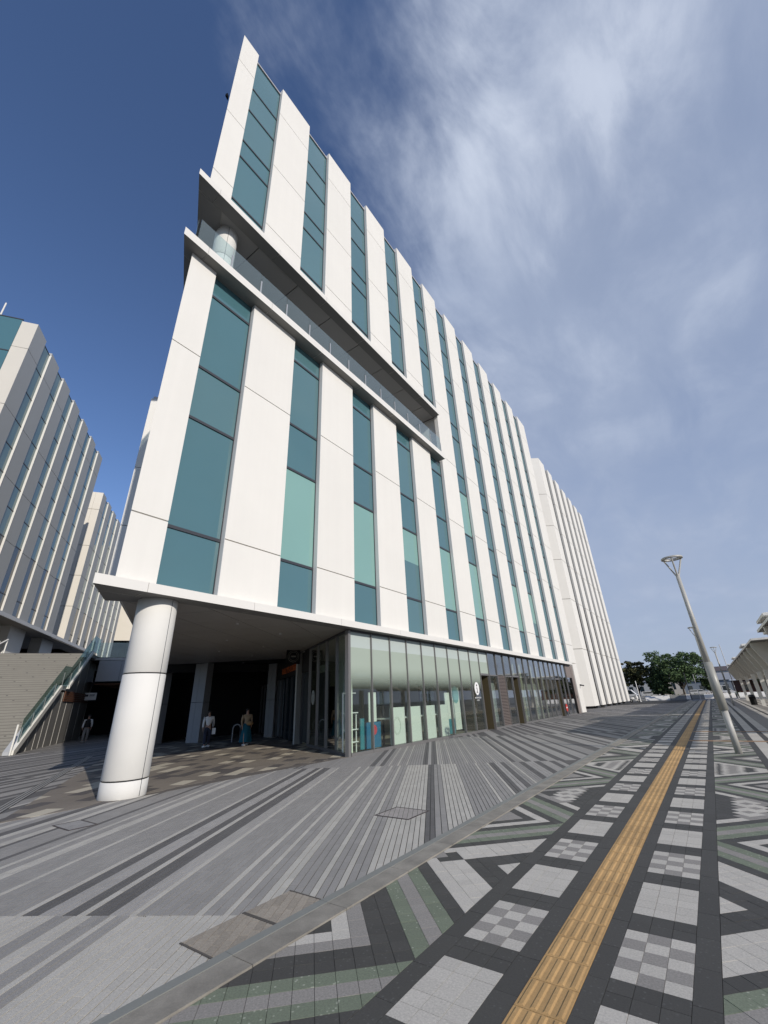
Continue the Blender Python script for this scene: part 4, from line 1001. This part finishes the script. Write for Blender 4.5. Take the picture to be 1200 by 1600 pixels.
# ------------------------------------------------------------------ lamps
lampm = mat('lamp_grey', (0.42, 0.41, 0.375), 0.45, var=0.03, scale=2)
lampd = mat('lamp_sleeve', (0.33, 0.325, 0.29), 0.4)
def lamp(x, y, label):
    t = thing('street_lamp', (x, y, 0), label, 'street lamp', 'ring topped street lamps')
    o = Vector((x, y, 0))
    def P(a, b, c): return tuple(o+Vector((a, b, c)))
    m = MB(); m.tube(P(0, 0, 0), P(0, 0, 1.05), 0.084, 0.082, 20); m.build('pole_base', lampm, t, smooth=True)
    m = MB(); m.tube(P(0, 0, 1.05), P(0, 0, 2.3), 0.110, 0.106, 20); m.build('sleeve', lampd, t, smooth=True)
    m = MB(); m.tube(P(0, 0, 2.3), P(0, 0, 4.92), 0.074, 0.056, 20); m.build('pole', lampm, t, smooth=True)
    for k in range(3):
        a = 2*PI*k/3+0.5; m = MB(); m.tube(P(0.03*math.cos(a), 0.03*math.sin(a), 4.86), P(0.27*math.cos(a), 0.27*math.sin(a), 5.43), 0.026, 0.022, 8); m.build('arm', lampm, t)
    m = MB(); n = 36; i = 0
    pr = [(0.30, 5.42), (0.30, 5.455), (0.28, 5.475), (0.20, 5.475), (0.20, 5.42)]
    for r, z in pr:
        for k in range(n): m.v.append(P(r*math.cos(2*PI*k/n), r*math.sin(2*PI*k/n), z))
    for j in range(5):
        for k in range(n):
            q = (k+1) % n; j2 = (j+1) % 5; m.f.append((j*n+k, j*n+q, j2*n+q, j2*n+k)); m.mi.append(0)
    m.build('light_ring', lampm, t)
    m = MB(); m.tube(P(0, 0, 4.95), P(0, 0, 5.42), 0.012, 0.012, 6); m.tube(P(-0.22, 0, 5.44), P(0.22, 0, 5.44), 0.014, n=6); m.tube(P(0, -0.22, 5.44), P(0, 0.22, 5.44), 0.014, n=6); m.build('wire', M['alu'], t)
    return t
lamp(0.13, 15.8, 'nearest tall grey street lamp with ring head beside the tactile strip')
lamp(0.13, 36.0, 'middle grey ring lamp partly hidden behind the nearest lamp')
lamp(1.35, 56.0, 'farthest thin grey ring lamp near the canopy end')

# ------------------------------------------------------------------ canopy at the right
cn = thing('walkway_canopy', (6, 45, 0), 'long white slatted walkway canopy with raised roof boxes and slim columns', 'canopy')
cwh = mat('canopy_white', (0.74, 0.72, 0.67), 0.6, var=0.03, scale=1); cgr = mat('canopy_slat', (0.60, 0.57, 0.51), 0.7, island=0.06)
def canopy_run(y0, y1, xl0, xl1, xr):
    mb = MB(); mb.prism([(xl0, y0), (xl1, y1), (xr, y1), (xr, y0-(xr-xl0)*1.2 if y0 < 25 else y0)], 4.32, 4.44, mbot=1); mb.build('roof_sheet', [cwh, M['under']], cn)
    n = int((y1-y0)/4.2)
    for k in range(n):
        y = y0+(k+0.5)*(y1-y0)/n
        mb = MB(); ramp(Face((0, y-0.2), (1, 0), (0, 1)), mb, [(xl0+0.04, 4.315), (xl0+0.04, 4.05), (xl0+0.65, 2.62), (xr-0.04, 2.75), (xr-0.04, 4.315)], 0, 0.4); mb.build('rib', cgr, cn)
canopy_run(20.0, 31.5, 2.95, 2.95, 8.1); canopy_run(36.5, 92, 2.95, 2.95, 8.1)
for y in (29.8, 50.4, 71.2, 91):
    mb = MB(); mb.prism([(3.3, y), (3.3, y+4), (8.6, y+4), (8.6, y)], 5.0, 5.14); mb.build('raised_roof', cwh, cn)
    mb = MB(); mb.prism([(3.7, y+0.4), (3.7, y+3.8), (8.3, y+3.8), (8.3, y+0.4)], 4.45, 5.0); mb.build('roof_curb', M['grey_panel'], cn)
    mb = MB(); mb.prism([(3.5, y+4.2), (3.5, y+5.0), (8.6, y+5.0), (8.6, y+4.2)], 4.45, 4.85); mb.build('edge_beam', cwh, cn)
for y in (27, 40, 53, 66, 79, 90):
    mb = MB(); mb.tube((7.2, y, 0), (7.2, y, 4.2), 0.13, 0.12, 12); mb.build('column', cwh, cn)
pbox('edge_beam', cwh, cn, 8.15, 8.3, 20, 92, 3.0, 4.2)
for y in (30.2, 33.1, 36.6, 40.8, 46.2, 53, 62.8, 75):
    pbox('screen_post', M['white'], cn, 3.30, 3.58, y-0.14, y+0.14, 0, 2.66)
t = thing('litter_bin', (3.0, 57, 0), 'small dark bin at the foot of the canopy columns', 'litter bin')
mb = MB(); mb.lathe((3.0, 57, 0), [(0.25, 0), (0.28, 0.75)], 14); mb.build('body', M['black'], t); mb = MB(); mb.lathe((3.0, 57, 0.76), [(0.3, 0), (0.2, 0.16)], 14); mb.build('lid', M['frame'], t)

# ------------------------------------------------------------------ distance
rd = mat('road_grey', (0.10, 0.10, 0.105), 0.9, var=0.05)
mb = MB(); mb.poly([(-400, 99, -0.022), (400, 99, -0.022), (400, 135, -0.022), (-400, 135, -0.022)]); mb.build('road', rd, origin=(0, 115, -0.022), kind='structure')
mb = MB(); mb.poly([(-400, 86.5, -0.018), (400, 86.5, -0.018), (400, 98.5, -0.018), (-400, 98.5, -0.018)]); mb.build('far_pavement', mat('far_pavement', (0.19, 0.19, 0.195), 0.9, var=0.05, scale=1), origin=(0, 92, -0.018), kind='structure')
wk = mat('block_white', (0.80, 0.78, 0.74), 0.8); gk = mat('block_grey', (0.24, 0.24, 0.23), 0.85, var=0.05)
lw = thing('low_edge_wall', (-2, 99.5, 0), 'low wall of white and grey blocks along the far hedge', 'low wall')
for x0, x1, m in ((-14, -10.6, gk), (-10.55, -6.6, wk), (-6.55, -4.1, gk), (-4.05, -3.4, wk), (-3.35, -1.4, gk), (-1.35, 3.1, wk), (3.6, 8.0, wk), (8.05, 14, gk)):
    mb = MB(); ramp(Face((x0, 98.4), (0, 1), (1, 0)), mb, [(0, 0), (0.9, 0), (0.9, 0.8), (0.75, 0.8), (0.05, 0.2)], 0, x1-x0); mb.build('wall_block', m, lw)
leafm = {}
def leaf_mat(name, col, tr=0.25):
    m = mat(name, col, 0.75, island=0.35, var=0.12, scale=0.6, spec=0.12); leafm[name] = m; return m
lf1 = leaf_mat('leaf_dark', (0.085, 0.13, 0.06)); lf2 = leaf_mat('leaf_olive', (0.135, 0.14, 0.065)); lf3 = leaf_mat('leaf_pale', (0.12, 0.145, 0.09)); lf4 = leaf_mat('leaf_red', (0.13, 0.04, 0.03)); bark = mat('bark', (0.06, 0.05, 0.04), 0.9)
def leaves(c, rad, n, size, rr):
    mb = MB(); C = Vector(c)
    for _ in range(n):
        while True:
            p = Vector((rr.uniform(-1, 1), rr.uniform(-1, 1), rr.uniform(-1, 1)))
            if p.length <= 1: break
        p = p*(0.55+0.45*rr.random())
        q = C+Vector((p.x*rad[0], p.y*rad[1], p.z*rad[2]))
        a = Vector((rr.uniform(-1, 1), rr.uniform(-1, 1), rr.uniform(-.6, .6))).normalized(); b = a.orthogonal().normalized()
        b = (Matrix.Rotation(rr.uniform(0, 6.28), 3, a) @ b); s = size*rr.uniform(.6, 1.3)
        mb.poly([q-a*s, q+b*s*.5, q+a*s, q-b*s*.5])
    return mb
def tree(x, y, h, w, m, label, seed, dens=1.0, trunk=0.28, clear=0.22, leaf=0.19):
    rr = random.Random(seed); t = thing('broadleaf_tree', (x, y, 0), label, 'tree', 'trees beyond the far hedge')
    tk = MB(); tk.tube((x, y, 0), (x+.1, y, h*clear*1.3), 0.2*trunk/.28, 0.13*trunk/.28, 9)
    tips = []
    for k in range(9):
        a = k*2.4+rr.uniform(-.3, .3); r = w*.5*rr.uniform(.45, .85); z = h*rr.uniform(.45, .88)
        e = Vector((x+r*math.cos(a), y+r*math.sin(a), z)); b0 = Vector((x+.1, y, h*clear*rr.uniform(.9, 1.3)))
        mid = b0.lerp(e, .5)+Vector((0, 0, h*.05)); tk.tube(b0, mid, .10*trunk/.28, .06*trunk/.28, 6); tk.tube(mid, e, .06*trunk/.28, .02, 5); tips += [e, mid]
    tk.build('trunk', bark, t)
    cr = MB(); cl_ = tips+[Vector((x+rr.uniform(-.42, .42)*w, y+rr.uniform(-.35, .35)*w, h*rr.uniform(clear+.14, .95))) for _ in range(95)]
    for c in cl_:
        f = max(0.25, 1-abs((c.z/h)-.6)*1.4); dx = Vector((c.x-x, c.y-y)).length
        if dx > w*.5*(0.55+f*.6): continue
        rad = rr.uniform(.35, .85)*w/9
        lv = leaves(c, (rad*1.3, rad*1.3, rad*.85), int(70*dens), leaf, rr)
        i = len(cr.v); cr.v += lv.v; cr.f += [tuple(q+i for q in f_) for f_ in lv.f]; cr.mi += lv.mi
    lv = leaves((x, y, h*.64), (w*.44, w*.44, h*.30), int(1500*dens), leaf, rr); i = len(cr.v); cr.v += lv.v; cr.f += [tuple(q+i for q in f_) for f_ in lv.f]; cr.mi += lv.mi
    cr.build('crown', m, t)
tree(-4.3, 101.5, 8.7, 10.6, lf1, 'broad dark green tree with spreading crown, biggest of the row', 1, 1.7)
tree(-11.8, 102, 7.5, 5.0, lf2, 'olive green tree next to the white fins', 2, 1.2)
tree(-8.4, 107, 6.8, 4.6, lf3, 'pale thin tree between the olive and the big dark tree', 3, .6)
tree(-7.8, 100.8, 4.6, 4.2, lf1, 'small dark bushy tree left under the big crown', 4, 1.2, clear=.1)
tree(10.5, 118, 6.0, 7.0, lf2, 'leafy tree at the far end of the canopy', 5, 1.2)
tree(-0.2, 103, 3.4, 2.2, lf1, 'thin young tree near the dark lamp post', 6, .4, trunk=.12, clear=.5)
hg = leaves((-6, 0, 0), (1, 1, 1), 1, .1, random.Random(1)); hg = MB(); rr = random.Random(9)
for x in range(-14, 14):
    lv = leaves((x+.5, 100.2, .45), (.8, .8, .6), 170, .12, rr); i = len(hg.v); hg.v += lv.v; hg.f += [tuple(q+i for q in f_) for f_ in lv.f]; hg.mi += [1 if x in (-5, -4, -1, 0, 1, 4, 5, 8, 9) else 0]*len(lv.f)
o = hg.build('hedge', [lf1, lf4], None, (0, 100.2, 0), label='clipped green and reddish hedge behind the low white wall', cat='hedge')
# poles
def pole(x, y, h, r, m, label, spots=0):
    t = thing('pole', (x, y, 0), label, 'pole'); mb = MB(); mb.tube((x, y, 0), (x, y, h), r, r*.8, 8); mb.build('shaft', m, t)
    mb = MB(); mb.tube((x, y, 0), (x, y, .06), r*2.2, n=10); mb.build('base_plate', m, t)
    for k in range(spots): mb = MB(); mb.box(x-.35, x+.18, y-.2, y+.2, h-.15-k*.55, h+.1-k*.55); mb.build('floodlight', m, t)
pole(0.1, 95.5, 6.2, .09, M['frame'], 'dark pole with three small floodlights beyond the strip', 3)
pole(-3.2, 96, 4.4, .07, M['frame'], 'dark bare pole in front of the big tree')
pole(-1.9, 94.5, 4.0, .05, M['alu'], 'thin grey pole beside the dark bare pole')
pole(-10.7, 92, 3.4, .09, wk, 'white post in front of the olive tree')
pole(-6.0, 104, 3.0, .12, wk, 'white post under the big dark tree')
pole(3.0, 88, 8.0, .06, M['alu'], 'tall thin mast behind the lamps')
# scooter by the far end of the finned wing
t = thing('motor_scooter', (-11.0, 87.2, 0), 'white motor scooter parked at the far end of the finned wall', 'scooter')
for x in (-11.5, -10.4):
    mb = MB()
    for k in range(16):
        a, b = 2*PI*k/16, 2*PI*(k+1)/16; mb.tube((x+.2*math.cos(a), 87.2, .25+.2*math.sin(a)), (x+.2*math.cos(b), 87.2, .25+.2*math.sin(b)), .06, n=6)
    w_ = mb.build('wheel', M['black'], t); mb = MB(); mb.tube((x, 87.14, .25), (x, 87.26, .25), .12, n=10); mb.build('rim', M['steel'], w_)
mb = MB(); mb.ball((-11.35, 87.2, .62), (.42, .18, .22)); mb.ball((-10.55, 87.2, .72), (.16, .2, .4)); mb.box(-11.2, -10.5, 87.08, 87.32, .28, .4); mb.build('body', wk, t, smooth=True)
mb = MB(); mb.ball((-11.25, 87.2, .84), (.36, .15, .07)); mb.build('saddle', M['black'], t); mb = MB(); mb.tube((-10.6, 86.9, 1.08), (-10.6, 87.5, 1.08), .025); mb.tube((-10.5, 87.2, .4), (-10.6, 87.2, 1.08), .035); mb.build('handlebar', M['frame'], t)
# vehicles
def van(x, y, l, label, body, h=2.1):
    t = thing('parked_van', (x, y, 0), label, 'van', 'vehicles parked beyond the hedge')
    prof = [(0, .35), (l, .35), (l, 1.0), (l-.35, 1.15), (l-1.15, h), (0.1, h), (0, h-.2)]
    mb = MB(); FV = Face((x, y), (1, 0), (0, -1)); ramp(FV, mb, prof, 0, -1.8); mb.build('body', body, t)
    mb = MB(); ramp(FV, mb, [(l-.5, 1.2), (l-1.2, h-.1), (l-1.75, h-.1), (l-1.75, 1.2)], 0.006, 0.0); mb.build('side_window', M['pane_dark'], t)
    mb = MB(); ramp(FV, mb, [(0.3, 1.2), (0.3, h-.15), (l-1.9, h-.15), (l-1.9, 1.2)], 0.006, 0.0); mb.build('rear_side_window', M['pane_dark'], t)
    for a in (.8, l-.8):
        mb = MB(); mb.tube((x+a, y-.02, .33), (x+a, y+.2, .33), .33, n=16); w_ = mb.build('wheel', M['black'], t); mb = MB(); mb.tube((x+a, y-.03, .33), (x+a, y-.021, .33), .18, n=12); mb.build('rim', M['steel'], w_)
    mb = MB(); mb.box(x+l-.03, x+l+.02, y+.1, y+.5, .75, .95); mb.build('headlight', sw, t)
vw = mat('van_white', (0.75, 0.75, 0.74), 0.35)
van(-0.6, 109, 4.2, 'white van with sloping nose beyond the reddish hedge', vw); van(-3.9, 112, 3.4, 'white small car left of the white van', vw, 1.55); van(-12.4, 112, 3.8, 'white low car behind the olive tree', vw, 1.6); van(-17.5, 114, 4, 'white van partly behind the fins', vw)
# far buildings
def shed(x0, x1, y, h, wall, roof, label, rh=.8, nwin=0, band=None):
    t = thing('far_building', ((x0+x1)/2, y, 0), label, 'building', 'buildings in the distance')
    mb = MB(); mb.box(x0, x1, y, y+10, 0, h); mb.build('wall', wall, t)
    mb = MB(); FV = Face((x0-.4, y-.4), (0, 1), (1, 0)); ramp(FV, mb, [(0, h+.01), (10.8, h+.01), (5.4, h+rh)], 0, x1-x0+.8); mb.build('roof', roof, t)
    for k in range(nwin):
        a = x0+(k+.5)*(x1-x0)/nwin; pbox('window', M['pane_dark'], t, a-.5, a+.5, y-.03, y+.02, h*.35, h*.7)
    if band: mb = MB(); mb.box(x0+.2, x1-.2, y-.04, y+.01, .4, h*.55); mb.build('shop_band', band, t)
blue = mat('shed_bluegrey', (0.22, 0.25, 0.28), 0.7); roofg = mat('roof_grey', (0.28, 0.29, 0.31), 0.7); brown = mat('shed_brown', (0.13, 0.06, 0.04), 0.8, var=.1, scale=.6)
shed(-5.5, 9.5, 140, 3.5, blue, roofg, 'long blue grey shed behind the vans', 1.6, 6)
shed(4.2, 16, 122, 3.0, brown, mat('roof_white', (.55, .56, .56), .6), 'reddish brown low building left of the canopy', .3, 3)
shed(-12, -1.5, 160, 5.2, mat('house_cream', (.5, .47, .42), .8), mat('roof_brown', (.14, .10, .09), .8), 'cream houses above the shed roof with brown roofs', 1.5, 5)
shed(0.5, 7.5, 190, 7.0, mat('house_pale', (.52, .5, .48), .8), mat('roof_dark', (.10, .08, .08), .8), 'pale house with dark roof far beyond the shed', 1.6, 3)
shed(-26, -12, 150, 4.2, mat('house_grey', (.46, .46, .45), .8), roofg, 'low grey house behind the left trees', 1.2, 5)
shed(9, 26, 175, 6.0, mat('house_tan', (.42, .38, .33), .8), roofg, 'tan building beyond the brown one', 1.2, 5)
t = thing('warm_sign_board', (6.5, 121.6, 1.9), 'small beige sign board on the brown low building', 'sign'); pbox('board', mat('sign_beige', (.55, .36, .22), .6), t, 5.6, 6.8, 121.5, 121.6, 2.0, 2.7)
pbox('frame', M['frame'], t, 5.5, 6.9, 121.61, 121.7, 1.9, 2.8)

# ------------------------------------------------------------------ people
skin = mat('skin', (0.42, 0.26, 0.19), 0.6)
def person(x, y, face, h, label, top, bottom, shoe, hair, skirt=False, stride=0.28, arm=0.1, sleeve='long', bag=None):
    t = thing('person', (x, y, 0), label, 'person')
    k = h/1.65; ca, sa = math.cos(face), math.sin(face)
    def P(s, f, z): return (x+(s*ca-f*sa)*k, y+(s*sa+f*ca)*k, z*k)           # side, forward, up
    def chain(bm, prs, lay):
        vs = []
        for p, r in prs:
            v = bm.verts.new(P(*p)); v[lay].radius = (r*k, r*k); vs.append(v)
        for a, b in zip(vs[:-1], vs[1:]): bm.edges.new((a, b))
        return vs
    def skin_obj(name, chains, m, links=(), sub=1):
        me = bpy.data.meshes.new(name); bm = bmesh.new(); lay = bm.verts.layers.skin.verify(); allv = []
        for c in chains: allv.append(chain(bm, c, lay))
        for (c1, i1), (c2, i2) in links: bm.edges.new((allv[c1][i1], allv[c2][i2]))
        bm.verts.ensure_lookup_table(); allv[0][0][lay].use_root = True
        bm.to_mesh(me); bm.free(); me.materials.append(m)
        o = bpy.data.objects.new(name, me); COL.objects.link(o); o.parent = t; o.location = -ORG[t.name]
        md = o.modifiers.new('skin', 'SKIN'); md.use_smooth_shade = True; sb = o.modifiers.new('sub', 'SUBSURF'); sb.levels = sub; sb.render_levels = sub
        return o
    f = stride/2
    body = [[((0, 0, .92), .10), ((0, 0, 1.1), .105), ((0, .01, 1.28), .11), ((0, 0, 1.38), .06), ((0, .02, 1.44), .05), ((0, .03, 1.54), .088), ((0, .02, 1.6), .075)]]
    links = []
    for s in (-1, 1):
        ff = f*s
        body.append([((s*.09, 0, .86), .085), ((s*.095, ff*.5+.02, .48), .055), ((s*.095, ff, .09), .04), ((s*.1, ff+.13, .035), .035)]); links.append(((0, 0), (len(body)-1, 0)))
        ci = len(body)
        body.append([((s*.19, 0, 1.33), .052), ((s*.235, -.02, 1.08), .04), ((s*.235, arm*s+.06, .86), .03), ((s*.235, arm*s+.08, .80), .026)]); links.append(((0, 2), (ci, 0)))
        for q, (du, ln) in enumerate(((-.03, .07), (-.01, .085), (.01, .08), (.03, .065))):
            body.append([((s*.235, arm*s+.08+du, .77), .009), ((s*.232, arm*s+.085+du, .77-ln*.5), .008), ((s*.222, arm*s+.09+du, .77-ln), .007)]); links.append(((ci, 3), (len(body)-1, 0)))
        body.append([((s*.225, arm*s+.12, .785), .010), ((s*.215, arm*s+.135, .75), .008)]); links.append(((ci, 3), (len(body)-1, 0)))
    body.append([((0, .105, 1.535), .014), ((0, .125, 1.52), .012)]); links.append(((0, 5), (len(body)-1, 0)))
    skin_obj('body', body, skin, links)
    tp = [[((0, 0, .9), .135), ((0, 0, 1.1), .125), ((0, .01, 1.28), .14), ((0, 0, 1.39), .07)]]; lk = []
    for s in (-1, 1):
        tp.append([((s*.2, 0, 1.33), .07), ((s*.24, -.02, 1.08), .056), ((s*.24, arm*s+.05, .88), .046)]); lk.append(((0, 2), (len(tp)-1, 0)))
    skin_obj('top', tp, top, lk)
    if skirt:
        mb = MB(); n = 20
        for j, (z, r) in enumerate(((.98, .15), (.75, .20), (.45, .25), (.16, .29))):
            for q in range(n): a = 2*PI*q/n; mb.v.append(P(r*math.cos(a)*(1+.06*math.sin(5*a)*j), r*.85*math.sin(a)*(1+.06*math.cos(4*a)*j), z))
        for j in range(3):
            for q in range(n): mb.f.append((j*n+q, j*n+(q+1) % n, (j+1)*n+(q+1) % n, (j+1)*n+q)); mb.mi.append(0)
        mb.build('skirt', bottom, t, smooth=True)
    else:
        tr = [[((0, 0, .93), .125), ((0, 0, .86), .13)]]; lk = []
        for s in (-1, 1):
            ff = f*s; tr.append([((s*.09, 0, .82), .105), ((s*.098, ff*.5+.02, .48), .085), ((s*.098, ff, .13), .075)]); lk.append(((0, 1), (len(tr)-1, 0)))
        skin_obj('trousers', tr, bottom, lk)
    for s in (-1, 1):
        ff = f*s; mb = MB(); c = P(s*.1, ff+.05, .05)
        mb.ball(c, (.075*k+.05*k*abs(sa), .075*k+.05*k*abs(ca), .05*k), 12, 8); mb.build('shoe', shoe, t, smooth=True)
    mb = MB(); mb.ball(P(0, -.005, 1.575), (.098*k, .098*k, .095*k), 14, 10); mb.ball(P(0, -.06, 1.50), (.085*k, .08*k, .11*k), 12, 8); mb.build('hair', hair, t, smooth=True)
    for s in (-1, 1): mb = MB(); mb.ball(P(s*.032, .112, 1.555), .008*k, 8, 6); mb.build('eye', M['black'], t)
    mb = MB(); a0, a1 = P(-.022, .112, 1.49), P(.022, .112, 1.49); mb.tube(a0, a1, .005*k, n=6); mb.build('mouth', mat('lip', (.3, .1, .09), .6), t)
    return t, P, k
wht = mat('cloth_white', (.78, .77, .74), .85); nav = mat('cloth_navy', (.03, .035, .06), .9); tan = mat('cloth_tan', (.36, .27, .17), .9); tl = mat('cloth_teal', (.005, .10, .15), .9); blk = mat('cloth_black', (.015, .015, .016), .9); sho = mat('shoe_white', (.8, .79, .76), .6); hr = mat('hair_dark', (.02, .016, .013), .7); grt = mat('cloth_grey', (.30, .29, .28), .9)
toward = math.atan2(-0.4, 1)  # facing helper
def face_to(dx, dy): return math.atan2(dy, dx)-PI/2
t1, P1, k1 = person(-20.4, 13.35, face_to(.8, -.5), 1.60, 'person in a long white shirt and dark navy trousers under the overhang', wht, nav, sho, hr)
mb = MB(); mb.prism([P1(-.36, .0, 0)[:2], P1(-.20, .0, 0)[:2], P1(-.20, .12, 0)[:2], P1(-.36, .12, 0)[:2]], .55, .82); bg_ = mb.build('shoulder_bag', wht, None, label='white cloth bag at the hip of the person in white', cat='bag')
mb = MB(); mb.tube(P1(-.28, .06, .80), P1(-.16, .04, 1.36), .012, n=6); mb.build('strap', blk, bg_)
t2, P2, k2 = person(-18.95, 14.5, face_to(.8, -.45), 1.62, 'person in a tan top and long teal skirt under the overhang', tan, tl, sho, hr, skirt=True, stride=.42, arm=.14)
mb = MB(); mb.ball(P2(-.12, .2, .98), (.17, .17, .10), 14, 10); mb.build('straw_bag', mat('straw', (.30, .19, .09), .9), None, smooth=True, label='brown straw bag held by the person in teal', cat='bag')
t3, P3, k3 = person(-35.1, 13.75, face_to(.86, -.4), 1.66, 'person in a black vest over white sleeves by the lane', wht, grt, grt, hr)
mb = MB()
for z, r in ((.92, .15), (1.1, .145), (1.3, .165), (1.4, .09)): pass
n = 16
for j, (z, r) in enumerate(((.9, .165), (1.1, .155), (1.3, .175), (1.4, .10))):
    for q in range(n): a = 2*PI*q/n; mb.v.append(P3(r*math.cos(a), r*.9*math.sin(a), z))
for j in range(3):
    for q in range(n): mb.f.append((j*n+q, j*n+(q+1) % n, (j+1)*n+(q+1) % n, (j+1)*n+q)); mb.mi.append(0)
mb.build('vest', blk, t3, smooth=True)
# steel hoop rail deep in the passage
t = thing('hoop_barrier', (-21.6, 15.9, 0), 'pale steel hoop barrier standing between the two people', 'barrier')
for q in range(2):
    c = (-21.6+q*.25, 15.9+q*.3); mb = MB(); pts = [(-.2, 0), (-.2, .65), (-.15, .8), (0, .86), (.15, .8), (.2, .65), (.2, 0)]
    for (a, z), (b, w_) in zip(pts[:-1], pts[1:]): mb.tube((c[0]+a*.6, c[1]+a*.8, z), (c[0]+b*.6, c[1]+b*.8, w_), .028, n=8)
    mb.build('hoop', M['frame' if q else 'alu'], t)
